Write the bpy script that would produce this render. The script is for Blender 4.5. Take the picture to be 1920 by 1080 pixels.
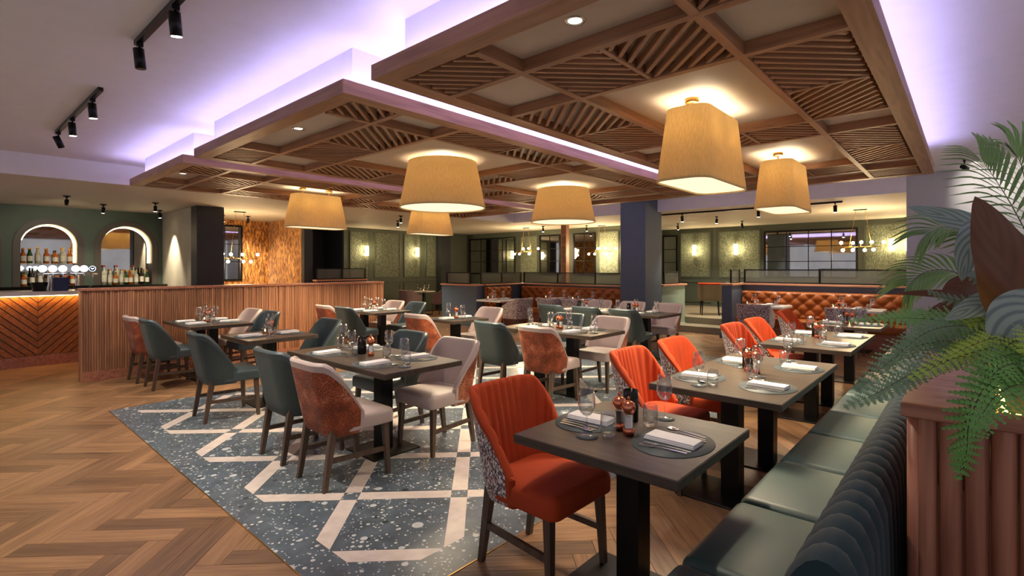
import bpy, math, random
from mathutils import Vector, Matrix
random.seed(7)
for o in list(bpy.data.objects): bpy.data.objects.remove(o)
S = bpy.context.scene; C = S.collection
R = math.radians; PI = math.pi

# ------------------------------------------------------------------ camera
cd = bpy.data.cameras.new('camera'); cam = bpy.data.objects.new('camera', cd); C.objects.link(cam)
cam.location = (0, 0, 1.5); cam.rotation_euler = (R(90), 0, R(41.85 - 90))
cd.sensor_width = 36; cd.lens = 36 * 957 / 1920; cd.shift_y = -38.5 / 1920; cd.clip_start = .05
S.camera = cam
# ------------------------------------------------------------------ world and exposure
wd = bpy.data.worlds.new('world'); S.world = wd; wd.use_nodes = True
wd.node_tree.nodes['Background'].inputs[0].default_value = (.95, .92, 1, 1)
wd.node_tree.nodes['Background'].inputs[1].default_value = .16  # even background added as fill light, standing in for the unseen room
S.view_settings.view_transform = 'Standard'; S.view_settings.look = 'None'
S.view_settings.gamma = 1; S.view_settings.use_curve_mapping = False
S.view_settings.exposure = 1.6
# levels of the lamps the room has
LED = 13.5; PEND_BULB = 5.0; PEND_DISC = 11.0; SHADE = .05; SPOT = 55.0

# ------------------------------------------------------------------ helpers
def sr(r, g, b):
    return tuple(((c / 255) / 12.92 if c / 255 <= .04045 else ((c / 255 + .055) / 1.055) ** 2.4) for c in (r, g, b)) + (1,)

class MB:
    def __init__(s): s.v = []; s.f = []; s.m = []; s.s = []; s.uv = []
    def add(s, vs, fs, mi=0, sm=False, uv=None):
        o = len(s.v); s.v += [tuple(p) for p in vs]; s.uv += (uv if uv else [(0, 0)] * len(vs))
        for f in fs: s.f.append(tuple(i + o for i in f)); s.m.append(mi); s.s.append(sm)
        return s
    def box(s, x0, x1, y0, y1, z0, z1, mi=0):
        return s.add([(x, y, z) for z in (z0, z1) for y in (y0, y1) for x in (x0, x1)],
                     [(0, 2, 3, 1), (4, 5, 7, 6), (0, 1, 5, 4), (2, 6, 7, 3), (0, 4, 6, 2), (1, 3, 7, 5)], mi)
    def cbox(s, x0, x1, y0, y1, z0, z1, c=.004, mi=0):   # box with chamfered top and bottom edges
        L = []
        for z, k in ((z0, c), (z0 + c, 0), (z1 - c, 0), (z1, c)):
            L.append([(x0 + k, y0 + k, z), (x1 - k, y0 + k, z), (x1 - k, y1 - k, z), (x0 + k, y1 - k, z)])
        return s.loft(L, True, True, mi)
    def loft(s, rings, closed=True, cap=True, mi=0, sm=False):
        n = len(rings[0]); vs = [p for r in rings for p in r]; fs = []
        for i in range(len(rings) - 1):
            for j in range(n if closed else n - 1):
                k = (j + 1) % n
                fs.append((i * n + j, i * n + k, (i + 1) * n + k, (i + 1) * n + j))
        s.add(vs, fs, mi, sm)
        if cap and closed:
            o = len(s.v) - len(vs)
            s.f += [tuple(o + j for j in range(n))[::-1], tuple(o + (len(rings) - 1) * n + j for j in range(n))]
            s.m += [mi, mi]; s.s += [False, False]
        return s
    def rbox(s, x0, x1, y0, y1, z0, z1, r, mi=0, n=5, crown=0):   # fully rounded cushion
        cx, cy, cz = (x0 + x1) / 2, (y0 + y1) / 2, (z0 + z1) / 2
        hx, hy, hz = (x1 - x0) / 2, (y1 - y0) / 2, (z1 - z0) / 2
        def ax(h):
            rr = min(r, h * .98); a = [-h + rr * (1 - math.cos(k * PI / 2 / n)) for k in range(n + 1)]
            return a + [-q for q in a[::-1]]
        def pt(x, y, z):
            k = [max(-(h - min(r, h * .98)), min(h - min(r, h * .98), c)) for c, h in ((x, hx), (y, hy), (z, hz))]
            d = Vector((x - k[0], y - k[1], z - k[2])); rr = Vector([min(r, h * .98) for h in (hx, hy, hz)])
            q = Vector((d.x / rr.x, d.y / rr.y, d.z / rr.z))
            if q.length > 1e-9:
                q = q.normalized()
            cz2 = crown * (1 - (x / hx) ** 2) * (1 - (y / hy) ** 2) if z > 0 else 0
            return (cx + k[0] + q.x * rr.x, cy + k[1] + q.y * rr.y, cz + k[2] + q.z * rr.z + cz2)
        A, B, D = ax(hx), ax(hy), ax(hz)
        for sg in (-1, 1):
            for U, V, fn in ((A, B, lambda u, v: (u, v, sg * hz)), (A, D, lambda u, v: (u, sg * hy, v)), (B, D, lambda u, v: (sg * hx, u, v))):
                flip = (sg > 0) if fn(1, 2)[1] != sg * hy else (sg < 0)
                vs = [pt(*fn(u, v)) for u in U for v in V]; m = len(V); fs = []
                for i in range(len(U) - 1):
                    for j in range(m - 1):
                        q = (i * m + j, (i + 1) * m + j, (i + 1) * m + j + 1, i * m + j + 1)
                        fs.append(q if flip else q[::-1])
                s.add(vs, fs, mi, True)
        return s
    def tube(s, pts, r, n=8, mi=0, sm=True, cap=True):
        pts = [Vector(p) for p in pts]; rs = r if isinstance(r, (list, tuple)) else [r] * len(pts); rings = []
        up = Vector((0, 0, 1)); t0 = (pts[1] - pts[0]).normalized()
        if abs(t0.dot(up)) > .95: up = Vector((1, 0, 0))
        a = t0.cross(up).normalized()
        for i, p in enumerate(pts):
            t = (pts[min(i + 1, len(pts) - 1)] - pts[max(i - 1, 0)]).normalized()
            a = (a - t * a.dot(t)).normalized(); b = t.cross(a)
            rings.append([tuple(p + (a * math.cos(2 * PI * k / n) + b * math.sin(2 * PI * k / n)) * rs[i]) for k in range(n)])
        return s.loft(rings, True, cap, mi, sm)
    def lathe(s, prof, n=16, c=(0, 0, 0), mi=0, sm=True, cap=False, sx=1, sy=1):
        return s.loft([[(c[0] + r * sx * math.cos(2 * PI * k / n), c[1] + r * sy * math.sin(2 * PI * k / n), c[2] + z) for k in range(n)] for r, z in prof], True, cap, mi, sm)
    def prism(s, poly, z0, z1, mi=0):
        return s.loft([[(x, y, z0) for x, y in poly], [(x, y, z1) for x, y in poly]], True, True, mi)
    def bar(s, a, b, w, h, mi=0, up=(0, 0, 1), w2=None, h2=None):      # square bar from a to b
        a, b = Vector(a), Vector(b); t = (b - a).normalized(); up = Vector(up)
        if abs(t.dot(up)) > .97: up = Vector((0, 1, 0))
        x = t.cross(up).normalized(); y = x.cross(t); rings = []
        for p, ww, hh in ((a, w, h), (b, w2 or w, h2 or h)):
            rings.append([tuple(p + x * sx * ww / 2 + y * sy * hh / 2) for sx, sy in ((-1, -1), (1, -1), (1, 1), (-1, 1))])
        return s.loft(rings, True, True, mi)
    def sphere(s, c, r, n=12, m=8, mi=0, sz=1):
        return s.lathe([(max(r * math.sin(PI * k / m), 1e-4), -r * sz * math.cos(PI * k / m)) for k in range(m + 1)], n, c, mi)
    def xf(s, M): s.v = [tuple(M @ Vector(p)) for p in s.v]; return s
    def mesh(s, name, *mats):
        me = bpy.data.meshes.new(name); me.from_pydata(s.v, [], s.f)
        for m in mats: me.materials.append(M[m] if isinstance(m, str) else m)
        me.polygons.foreach_set('material_index', s.m); me.polygons.foreach_set('use_smooth', s.s)
        if any(u != (0, 0) for u in s.uv):
            ul = me.uv_layers.new(name='UVMap'); li = [0] * len(me.loops); me.loops.foreach_get('vertex_index', li)
            ul.data.foreach_set('uv', [c for i in li for c in s.uv[i]])
        me.update(); return me

def tag(o, label=None, cat=None, group=None, kind=None):
    if label: o['label'] = label
    if cat: o['category'] = cat
    if group: o['group'] = group
    if kind: o['kind'] = kind
    return o
def obj(name, mb, mats, parent=None, loc=(0, 0, 0), rz=0):
    me = mb if isinstance(mb, bpy.types.Mesh) else mb.mesh(name, *(mats if isinstance(mats, (list, tuple)) else [mats]))
    o = bpy.data.objects.new(name, me); C.objects.link(o); o.parent = parent
    o.location = loc; o.rotation_euler = (0, 0, rz); return o
def thing(name, label, cat, loc=(0, 0, 0), rz=0, group=None):
    o = bpy.data.objects.new(name, None); C.objects.link(o); o.location = loc; o.rotation_euler = (0, 0, rz); o.empty_display_size = .1
    return tag(o, label, cat, group)
def struct(name, mb, mats, parent=None, **k):
    o = obj(name, mb, mats, parent, **k)
    if parent is None: o['kind'] = 'structure'
    return o
def dup(root, loc, rz=0, label=None, group=None):
    r = root.copy(); C.objects.link(r); r.location = loc; r.rotation_euler = (0, 0, rz)
    if label: r['label'] = label
    if group: r['group'] = group
    for ch in root.children:
        c = ch.copy(); C.objects.link(c); c.parent = r
        for g in ch.children:
            d = g.copy(); C.objects.link(d); d.parent = c
    return r
def light(name, typ, energy, color, loc, parent=None, size=.05, rot=None, spot=None, blend=.5):
    l = bpy.data.lights.new(name, typ); l.energy = energy; l.color = color[:3]
    if typ in ('POINT', 'SPOT'): l.shadow_soft_size = size
    if typ == 'SPOT': l.spot_size = R(spot); l.spot_blend = blend
    o = bpy.data.objects.new(name, l); C.objects.link(o); o.parent = parent; o.location = loc
    if rot: o.rotation_euler = rot
    return o
def aim(d):     # euler for a lamp that shines along d
    return Vector(d).to_track_quat('-Z', 'Y').to_euler()

# ------------------------------------------------------------------ materials
M = {}
def newmat(name):
    m = bpy.data.materials.new(name); m.use_nodes = True; M[name] = m
    nt = m.node_tree; return m, nt, nt.nodes['Principled BSDF'], nt.nodes.new, nt.links.new
def coords(N, Lk, scale=(1, 1, 1), kind='Object'):
    tc = N('ShaderNodeTexCoord'); mp = N('ShaderNodeMapping'); Lk(tc.outputs[kind], mp.inputs[0]); mp.inputs['Scale'].default_value = scale; return mp.outputs[0]
def ramp(N, Lk, src, stops):
    r = N('ShaderNodeValToRGB'); e = r.color_ramp.elements
    while len(e) < len(stops): e.new(.5)
    for k, (p, c) in enumerate(stops): e[k].position = p; e[k].color = c
    Lk(src, r.inputs[0]); return r.outputs[0]
def bump(N, Lk, b, src, st, dist=.01):
    n = N('ShaderNodeBump'); n.inputs['Strength'].default_value = st; n.inputs['Distance'].default_value = dist
    Lk(src, n.inputs['Height']); Lk(n.outputs[0], b.inputs['Normal'])
def plain(name, col, rough=.5, metal=0, var=.12, scale=6, sheen=0, bmp=0, coat=0):
    m, nt, b, N, Lk = newmat(name)
    b.inputs['Roughness'].default_value = rough; b.inputs['Metallic'].default_value = metal
    if sheen: b.inputs['Sheen Weight'].default_value = sheen; b.inputs['Sheen Roughness'].default_value = .4
    if coat: b.inputs['Coat Weight'].default_value = coat
    n = N('ShaderNodeTexNoise'); n.inputs['Scale'].default_value = scale; n.inputs['Detail'].default_value = 3
    Lk(coords(N, Lk), n.inputs['Vector'])
    lo = tuple(c * (1 - var) for c in col[:3]) + (1,); hi = tuple(min(1, c * (1 + var)) for c in col[:3]) + (1,)
    Lk(ramp(N, Lk, n.outputs[0], [(.3, lo), (.7, hi)]), b.inputs['Base Color'])
    if bmp: bump(N, Lk, b, n.outputs[0], bmp)
    return m
def wood(name, c1, c2, stretch=(1, 12, 12), rough=.45, tone=.25, scale=2.2, bmp=.15):
    m, nt, b, N, Lk = newmat(name); v = coords(N, Lk, stretch)
    oi = N('ShaderNodeObjectInfo'); add = N('ShaderNodeVectorMath'); add.operation = 'ADD'
    k = N('ShaderNodeMath'); k.operation = 'MULTIPLY'; k.inputs[1].default_value = 37; Lk(oi.outputs['Random'], k.inputs[0])
    Lk(v, add.inputs[0]); Lk(k.outputs[0], add.inputs[1])
    n = N('ShaderNodeTexNoise'); n.inputs['Scale'].default_value = scale; n.inputs['Detail'].default_value = 6; n.inputs['Distortion'].default_value = .6
    Lk(add.outputs[0], n.inputs['Vector'])
    col = ramp(N, Lk, n.outputs[0], [(.3, c1), (.7, c2)])
    hs = N('ShaderNodeHueSaturation'); Lk(col, hs.inputs['Color'])
    mr = N('ShaderNodeMapRange'); mr.inputs[3].default_value = 1 - tone; mr.inputs[4].default_value = 1 + tone
    Lk(oi.outputs['Random'], mr.inputs[0]); Lk(mr.outputs[0], hs.inputs['Value'])
    Lk(hs.outputs[0], b.inputs['Base Color']); b.inputs['Roughness'].default_value = rough
    if bmp: bump(N, Lk, b, n.outputs[0], bmp, .004)
    return m
def emit(name, col, st):
    m, nt, b, N, Lk = newmat(name); b.inputs['Base Color'].default_value = col
    b.inputs['Emission Color'].default_value = col; b.inputs['Emission Strength'].default_value = st; return m
def weave(name, cols, scale=60, rough=.9, sheen=.3, bmp=.4, stretch=(1, 1, 1)):   # several yarn colours
    m, nt, b, N, Lk = newmat(name); v = N('ShaderNodeTexVoronoi'); v.inputs['Scale'].default_value = scale
    Lk(coords(N, Lk, stretch), v.inputs['Vector'])
    sx = N('ShaderNodeSeparateColor'); Lk(v.outputs['Color'], sx.inputs[0])
    r = N('ShaderNodeValToRGB'); r.color_ramp.interpolation = 'CONSTANT'; e = r.color_ramp.elements
    while len(e) < len(cols): e.new(.5)
    for k, c in enumerate(cols): e[k].position = k / len(cols); e[k].color = c
    Lk(sx.outputs[0], r.inputs[0]); Lk(r.outputs[0], b.inputs['Base Color'])
    b.inputs['Roughness'].default_value = rough; b.inputs['Sheen Weight'].default_value = sheen
    bump(N, Lk, b, v.outputs['Distance'], bmp, .003); return m

plain('white_paint', sr(226, 222, 222), .8, var=.02)
plain('soffit_paint', sr(206, 198, 184), .7, var=.02)
plain('panel_paint', sr(196, 182, 164), .7, var=.02)
plain('grey_wall', sr(182, 182, 184), .8, var=.05, scale=1.5)
plain('plaster', sr(196, 188, 168), .8, var=.06, scale=3)
plain('sage', sr(84, 98, 84), .6, var=.05)
plain('sage_light', sr(140, 160, 146), .6, var=.05)
plain('dark_sage', sr(78, 85, 72), .5, var=.06)
plain('blue_grey', sr(82, 96, 112), .55, var=.04)
plain('charcoal', sr(42, 46, 50), .5, var=.06)
plain('arch_trim', sr(84, 76, 68), .5, var=.05)
plain('black_metal', sr(24, 23, 23), .35, .6, var=.1)
plain('pale_marble', sr(225, 222, 214), .25, var=.04, scale=4)
plain('steel', sr(210, 208, 204), .18, 1, var=.03)
plain('brass', sr(190, 150, 84), .28, 1, var=.05)
plain('copper', sr(214, 128, 96), .22, 1, var=.04)
plain('dark_glass', sr(46, 44, 40), .1, .7, var=.1)
plain('napkin', sr(236, 232, 230), .85, var=.03, scale=30, bmp=.05)
plain('mat_leather', sr(64, 74, 78), .55, var=.06, scale=40)
plain('green_leather', sr(62, 76, 80), .42, var=.08, scale=5, coat=.1)
plain('bench_leather', sr(52, 76, 74), .46, var=.06, scale=3)
plain('bench_velvet', sr(20, 48, 56), .75, var=.1, sheen=.12, scale=5)
plain('mauve_leather', sr(182, 164, 158), .45, var=.05, scale=6, coat=.08)
plain('red_velvet', sr(166, 55, 6), .85, var=.12, scale=4)
plain('tan_leather', sr(158, 84, 26), .4, var=.14, scale=4, coat=.08)
plain('blue_plastic', sr(30, 48, 88), .4)
plain('amber', sr(190, 100, 30), .2, var=.3); plain('clear_spirit', sr(206, 206, 180), .15, var=.15)
plain('green_bottle', sr(36, 84, 40), .15, var=.2); plain('dark_bottle', sr(40, 28, 22), .15, var=.2)
plain('label_paper', sr(228, 222, 204), .7, var=.06, scale=30); plain('cap_gold', sr(214, 160, 60), .35, .5); plain('cap_red', sr(170, 40, 24), .4); plain('cap_black', sr(28, 26, 26), .4)
plain('candle_wax', sr(240, 226, 200), .6); plain('pepper', sr(52, 34, 24), .5, var=.4, scale=60); plain('salt', sr(235, 230, 226), .6)
plain('tub_mauve', sr(128, 104, 100), .6, var=.1); plain('tub_brown', sr(112, 98, 74), .8, var=.12, scale=40)
plain('step_carpet', sr(120, 110, 92), .9, var=.1, scale=30); plain('soil', sr(40, 32, 22), .9, var=.4, scale=40)
weave('green_fabric', [sr(50, 60, 58), sr(56, 67, 64), sr(45, 54, 53), sr(62, 72, 69)], 220, sheen=.1, stretch=(1, 1, 2.5))
weave('tweed', [sr(214, 206, 200), sr(66, 60, 64), sr(176, 160, 158), sr(120, 96, 98), sr(228, 222, 214), sr(52, 46, 52), sr(160, 92, 82)], 170, stretch=(1, 1, .55))
weave('panel_cloth', [sr(98, 108, 90), sr(116, 124, 104), sr(82, 92, 76), sr(130, 136, 114)], 60, bmp=.2, stretch=(1, 1, .45))
weave('bark_tile', [sr(176, 116, 52), sr(140, 88, 38), sr(202, 146, 76), sr(112, 68, 30)], 26, rough=.5, bmp=.9, stretch=(1.6, 1.6, .45))
def rust_velvet():
    m, nt, b, N, Lk = newmat('rust_velvet'); v = coords(N, Lk)
    a = N('ShaderNodeTexNoise'); a.inputs['Scale'].default_value = 7; a.inputs['Detail'].default_value = 4; Lk(v, a.inputs['Vector'])
    c = N('ShaderNodeTexNoise'); c.inputs['Scale'].default_value = 120; c.inputs['Detail'].default_value = 2; Lk(v, c.inputs['Vector'])
    mu = N('ShaderNodeMath'); mu.operation = 'MULTIPLY'; Lk(a.outputs[0], mu.inputs[0]); Lk(c.outputs[0], mu.inputs[1])
    Lk(ramp(N, Lk, mu.outputs[0], [(.17, sr(100, 44, 18)), (.29, sr(160, 74, 34)), (.4, sr(190, 138, 112))]), b.inputs['Base Color'])
    b.inputs['Roughness'].default_value = .85; b.inputs['Sheen Weight'].default_value = .06
rust_velvet()
wood('oak', sr(138, 96, 68), sr(172, 126, 92), (1, 14, 14), tone=.12)            # raft boards, along their own x
wood('oak_y', sr(138, 96, 68), sr(172, 126, 92), (14, 1, 14), tone=.12)
wood('slat_wood', sr(134, 88, 62), sr(176, 124, 90), (14, 14, 1), tone=.22)
wood('rosy_wood', sr(140, 84, 64), sr(182, 122, 96), (14, 14, 1), tone=.16, rough=.4)
wood('rosy_wood_y', sr(140, 84, 64), sr(182, 122, 96), (14, 1, 14), tone=.1, rough=.35)
wood('bar_wood', sr(128, 74, 36), sr(166, 102, 52), (9, 9, 9), tone=.16, rough=.4)
wood('table_wood', sr(58, 48, 40), sr(82, 69, 58), (14, 1.2, 14), tone=.06, rough=.36)
wood('leg_wood', sr(66, 50, 40), sr(92, 72, 58), (14, 14, 1), tone=.08)
wood('pale_wood', sr(176, 120, 92), sr(204, 150, 118), (14, 1, 14), tone=.08)
emit('led', (.53, .47, 1, 1), LED); emit('led_warm', (1, .58, .2, 1), 16); emit('led_arc', (1, .72, .36, 1), 9)
emit('globe', (1, .68, .34, 1), 34); emit('sconce_glow', (1, .76, .42, 1), 9); emit('lens', (1, .9, .74, 1), 9); emit('badge', (.82, .9, 1, 1), 1.1)
emit('disc', (1, .82, .55, 1), .36); emit('flame', (1, .5, .18, 1), 12); emit('planter_glow', (1, .82, .12, 1), 3); emit('screen_white', (1, .98, .9, 1), 1.2)

def thin_glass(name, tint=(.97, .98, .98, 1), refl=.12, rough=.02):
    m, nt, b, N, Lk = newmat(name); nt.nodes.remove(b); out = nt.nodes['Material Output']
    t = N('ShaderNodeBsdfTransparent'); t.inputs[0].default_value = tint
    g = N('ShaderNodeBsdfGlossy'); g.inputs['Roughness'].default_value = rough
    lw = N('ShaderNodeLayerWeight'); lw.inputs[0].default_value = .35
    k = N('ShaderNodeMath'); k.operation = 'MULTIPLY_ADD'; k.inputs[1].default_value = .62; k.inputs[2].default_value = refl * .4
    Lk(lw.outputs['Facing'], k.inputs[0]); mx = N('ShaderNodeMixShader')
    Lk(k.outputs[0], mx.inputs[0]); Lk(t.outputs[0], mx.inputs[1]); Lk(g.outputs[0], mx.inputs[2]); Lk(mx.outputs[0], out.inputs[0])
thin_glass('glass'); thin_glass('smoked', (.75, .72, .68, 1), .2)
def reeded():
    m, nt, b, N, Lk = newmat('reeded_glass'); b.inputs['Base Color'].default_value = sr(112, 114, 106)
    b.inputs['Alpha'].default_value = .42; b.inputs['Roughness'].default_value = .22
    w = N('ShaderNodeTexWave'); w.inputs['Scale'].default_value = 22; w.bands_direction = 'DIAGONAL'; Lk(coords(N, Lk, (1, 1, 0)), w.inputs['Vector']); bump(N, Lk, b, w.outputs[0], .5, .004)
reeded()
def mirror():
    m, nt, b, N, Lk = newmat('mirror'); n = N('ShaderNodeTexNoise'); n.inputs['Scale'].default_value = 3; Lk(coords(N, Lk), n.inputs['Vector'])
    Lk(ramp(N, Lk, n.outputs[0], [(.3, sr(188, 186, 182)), (.7, sr(206, 204, 200))]), b.inputs['Base Color'])
    b.inputs['Metallic'].default_value = 1; b.inputs['Roughness'].default_value = .03
mirror()
def linen():
    m, nt, b, N, Lk = newmat('linen'); out = nt.nodes['Material Output']
    n = N('ShaderNodeTexNoise'); n.inputs['Scale'].default_value = 26; n.inputs['Detail'].default_value = 6; Lk(coords(N, Lk, (5, 5, .35)), n.inputs['Vector'])
    col = ramp(N, Lk, n.outputs[0], [(.3, sr(196, 170, 120)), (.7, sr(214, 190, 140))])
    Lk(col, b.inputs['Base Color']); b.inputs['Roughness'].default_value = .9
    Lk(col, b.inputs['Emission Color']); b.inputs['Emission Strength'].default_value = SHADE
    t = N('ShaderNodeBsdfTranslucent'); Lk(col, t.inputs[0]); mx = N('ShaderNodeMixShader'); mx.inputs[0].default_value = .35
    Lk(b.outputs[0], mx.inputs[1]); Lk(t.outputs[0], mx.inputs[2]); Lk(mx.outputs[0], out.inputs[0])
linen()
def terrazzo(name, base, chipw, dark):
    m, nt, b, N, Lk = newmat(name); v = coords(N, Lk); col = None
    n = N('ShaderNodeTexNoise'); n.inputs['Scale'].default_value = 9; n.inputs['Detail'].default_value = 5; Lk(v, n.inputs['Vector'])
    cur = ramp(N, Lk, n.outputs[0], [(.3, tuple(c * .72 for c in base[:3]) + (1,)), (.7, tuple(c * 1.22 for c in base[:3]) + (1,))])
    for sc, thr, c in ((12, .2, dark), (16, .22, chipw), (34, .26, chipw), (60, .26, chipw), (7, .16, chipw)):
        vo = N('ShaderNodeTexVoronoi'); vo.inputs['Scale'].default_value = sc; Lk(v, vo.inputs['Vector'])
        sp = N('ShaderNodeSeparateColor'); Lk(vo.outputs['Color'], sp.inputs[0])
        th = N('ShaderNodeMath'); th.operation = 'MULTIPLY'; th.inputs[1].default_value = thr * 1.6; Lk(sp.outputs[0], th.inputs[0])
        lt = N('ShaderNodeMath'); lt.operation = 'LESS_THAN'; Lk(vo.outputs['Distance'], lt.inputs[0]); Lk(th.outputs[0], lt.inputs[1])
        gt = N('ShaderNodeMath'); gt.operation = 'GREATER_THAN'; gt.inputs[1].default_value = .62; Lk(sp.outputs[1], gt.inputs[0])
        an = N('ShaderNodeMath'); an.operation = 'MULTIPLY'; Lk(lt.outputs[0], an.inputs[0]); Lk(gt.outputs[0], an.inputs[1])
        mx = N('ShaderNodeMix'); mx.data_type = 'RGBA'; Lk(an.outputs[0], mx.inputs[0]); Lk(cur, mx.inputs[6]); mx.inputs[7].default_value = c
        cur = mx.outputs[2]
    Lk(cur, b.inputs['Base Color']); b.inputs['Roughness'].default_value = .28
terrazzo('terrazzo', sr(90, 101, 110), sr(196, 200, 200), sr(58, 66, 74))
plain('limestone', sr(214, 200, 190), .3, var=.08, scale=14)
def floor_oak():
    m, nt, b, N, Lk = newmat('floor_oak'); v = coords(N, Lk, (1.2, 22, 1), 'UV')
    n = N('ShaderNodeTexNoise'); n.inputs['Scale'].default_value = 1.6; n.inputs['Detail'].default_value = 8; n.inputs['Distortion'].default_value = 1.2; Lk(v, n.inputs['Vector'])
    col = ramp(N, Lk, n.outputs[0], [(.25, sr(98, 70, 48)), (.5, sr(138, 102, 70)), (.75, sr(160, 124, 88))])
    sx = N('ShaderNodeSeparateXYZ'); tc = N('ShaderNodeTexCoord'); Lk(tc.outputs['UV'], sx.inputs[0])
    fl = N('ShaderNodeMath'); fl.operation = 'FLOOR'; Lk(sx.outputs[1], fl.inputs[0])
    wn = N('ShaderNodeTexWhiteNoise'); wn.noise_dimensions = '1D'; Lk(fl.outputs[0], wn.inputs['W'])
    mr = N('ShaderNodeMapRange'); mr.inputs[3].default_value = .62; mr.inputs[4].default_value = 1.2; Lk(wn.outputs[0], mr.inputs[0])
    hs = N('ShaderNodeHueSaturation'); Lk(col, hs.inputs['Color']); Lk(mr.outputs[0], hs.inputs['Value']); Lk(hs.outputs[0], b.inputs['Base Color'])
    b.inputs['Roughness'].default_value = .4; bump(N, Lk, b, n.outputs[0], .12, .003)
floor_oak()
def leafmat(name, c1, c2, blotch=None, freq=9, rough=.4):     # veins run out from the midrib in the leaf's own uv
    m, nt, b, N, Lk = newmat(name); tc = N('ShaderNodeTexCoord'); sx = N('ShaderNodeSeparateXYZ'); Lk(tc.outputs['UV'], sx.inputs[0])
    ab = N('ShaderNodeMath'); ab.operation = 'ABSOLUTE'; Lk(sx.outputs[1], ab.inputs[0])
    k = N('ShaderNodeMath'); k.operation = 'MULTIPLY_ADD'; k.inputs[1].default_value = -.35; Lk(ab.outputs[0], k.inputs[0]); Lk(sx.outputs[0], k.inputs[2])
    q = N('ShaderNodeMath'); q.operation = 'MULTIPLY'; q.inputs[1].default_value = freq * 2 * PI; Lk(k.outputs[0], q.inputs[0])
    sn = N('ShaderNodeMath'); sn.operation = 'SINE'; Lk(q.outputs[0], sn.inputs[0])
    mr = N('ShaderNodeMapRange'); mr.inputs[1].default_value = -1; Lk(sn.outputs[0], mr.inputs[0])
    stops = [(0, c1), (1, c2)] if not blotch else [(.0, c2), (.62, c1), (.84, blotch)]
    Lk(ramp(N, Lk, mr.outputs[0], stops), b.inputs['Base Color']); b.inputs['Roughness'].default_value = rough
    b.inputs['Subsurface Weight'].default_value = 0
leafmat('fern_green', sr(88, 142, 66), sr(118, 168, 88)); leafmat('fern_dark', sr(92, 124, 92), sr(120, 148, 116)); leafmat('fern_lime', sr(146, 178, 58), sr(170, 196, 84))
leafmat('palm_green', sr(104, 142, 78), sr(136, 170, 106), freq=3); leafmat('bronze_leaf', sr(96, 56, 36), sr(106, 63, 40), freq=7, rough=.5)
leafmat('calathea', sr(138, 158, 146), sr(146, 164, 152), sr(108, 124, 122), freq=7); leafmat('stem_dark', sr(46, 36, 26), sr(70, 54, 40))

# ================================================================== the setting
ZC, ZL, ZR = 3.033, 2.735, 2.65            # high ceiling, low ceiling, underside of the rafts
# ---- floor: herringbone oak around a terrazzo carpet
floor = struct('floor', MB().box(-2.6, 16, -2.4, 15.6, -.1, -.014), 'soil')
TX0, TX1, TY0, TY1 = 1.165, 8.62, 1.885, 6.70
PW, PL = .128, .64
def cam_px(x, y, z=0):
    a = R(41.85); d = x * math.cos(a) + y * math.sin(a); s = x * math.sin(a) - y * math.cos(a)
    return (None, None, d) if d < .2 else (960 + 957 * s / d, 501.5 + 957 * (1.5 - z) / d, d)
planks = []
n = 80
for i in range(-n, 2 * n):
    for j in range(-16, 17):
        for hz in (True, False):
            px, py = i * PW - j * PL, i * PW + j * PL
            cx, cy = (px + PL / 2, py + PW / 2) if hz else (px + PW / 2, py + PW + PL / 2)
            wx, wy = (cx + cy) / math.sqrt(2) * 1, (cy - cx) / math.sqrt(2)
            wx, wy = wx + .03, wy + .1
            if not (-2.5 < wx < 11.7 and -2.3 < wy < 13.6): continue
            if TX0 + .35 < wx < TX1 - .35 and TY0 + .35 < wy < TY1 - .35: continue
            planks.append((wx, wy, hz))
def plank_mb(uid, ox=0, oy=0, rz=0):
    b = MB().cbox(-PL / 2 + .0007, PL / 2 - .0007, -PW / 2 + .0007, PW / 2 - .0007, -.013, 0, .0012)
    b.uv = [(x + uid * 3.7, uid + .1 + y + PW / 2) for x, y, z in b.v]
    if rz or ox or oy: b.xf(Matrix.Translation((ox, oy, 0)) @ Matrix.Rotation(rz, 4, 'Z'))
    return b
seen = []
for k, (x, y, hz) in enumerate(planks):
    u, v, d = cam_px(x, y)
    if u is not None and -40 < u < 1500 and v < 1130 and not (TX0 < x < TX1 and TY0 < y < TY1): seen.append((d, k))
near = set(k for d, k in sorted(seen)[:300])
pm = [plank_mb(i).mesh('plank', 'floor_oak') for i in range(24)]
rest = MB()
for k, (x, y, hz) in enumerate(planks):
    rz = R(-45) if hz else R(45)
    if k in near: obj('plank', pm[random.randrange(24)], None, floor, (x, y, 0), rz + (PI if random.random() < .5 else 0))
    else:
        p = plank_mb(24 + k % 211, x, y, rz); rest.add(p.v, p.f, 0, False, p.uv)
tag(obj('plank_field', rest, 'floor_oak', floor), kind='stuff')

def clip(poly, x0, x1, y0, y1):
    for ax, lim, sg in ((0, x0, 1), (0, x1, -1), (1, y0, 1), (1, y1, -1)):
        out = []
        for a, b in zip(poly, poly[1:] + poly[:1]):
            ia, ib = (a[ax] - lim) * sg >= 0, (b[ax] - lim) * sg >= 0
            if ia: out.append(a)
            if ia != ib:
                t = (lim - a[ax]) / (b[ax] - a[ax]); out.append(tuple(a[q] + t * (b[q] - a[q]) for q in (0, 1)))
        poly = out
        if len(poly) < 3: return []
    return poly
def area(p): return abs(sum(a[0] * b[1] - b[0] * a[1] for a, b in zip(p, p[1:] + p[:1]))) / 2
BW = .205; FX0, FX1, FY0, FY1 = TX0 + BW, TX1 - BW, TY0 + BW, TY1 - BW
zt0, zt1 = -.013, .003
def inset(p, g):
    cx = sum(q[0] for q in p) / len(p); cy = sum(q[1] for q in p) / len(p); out = []
    for x, y in p:
        d = math.hypot(x - cx, y - cy); out.append((x - (x - cx) / d * g, y - (y - cy) / d * g))
    return out
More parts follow.
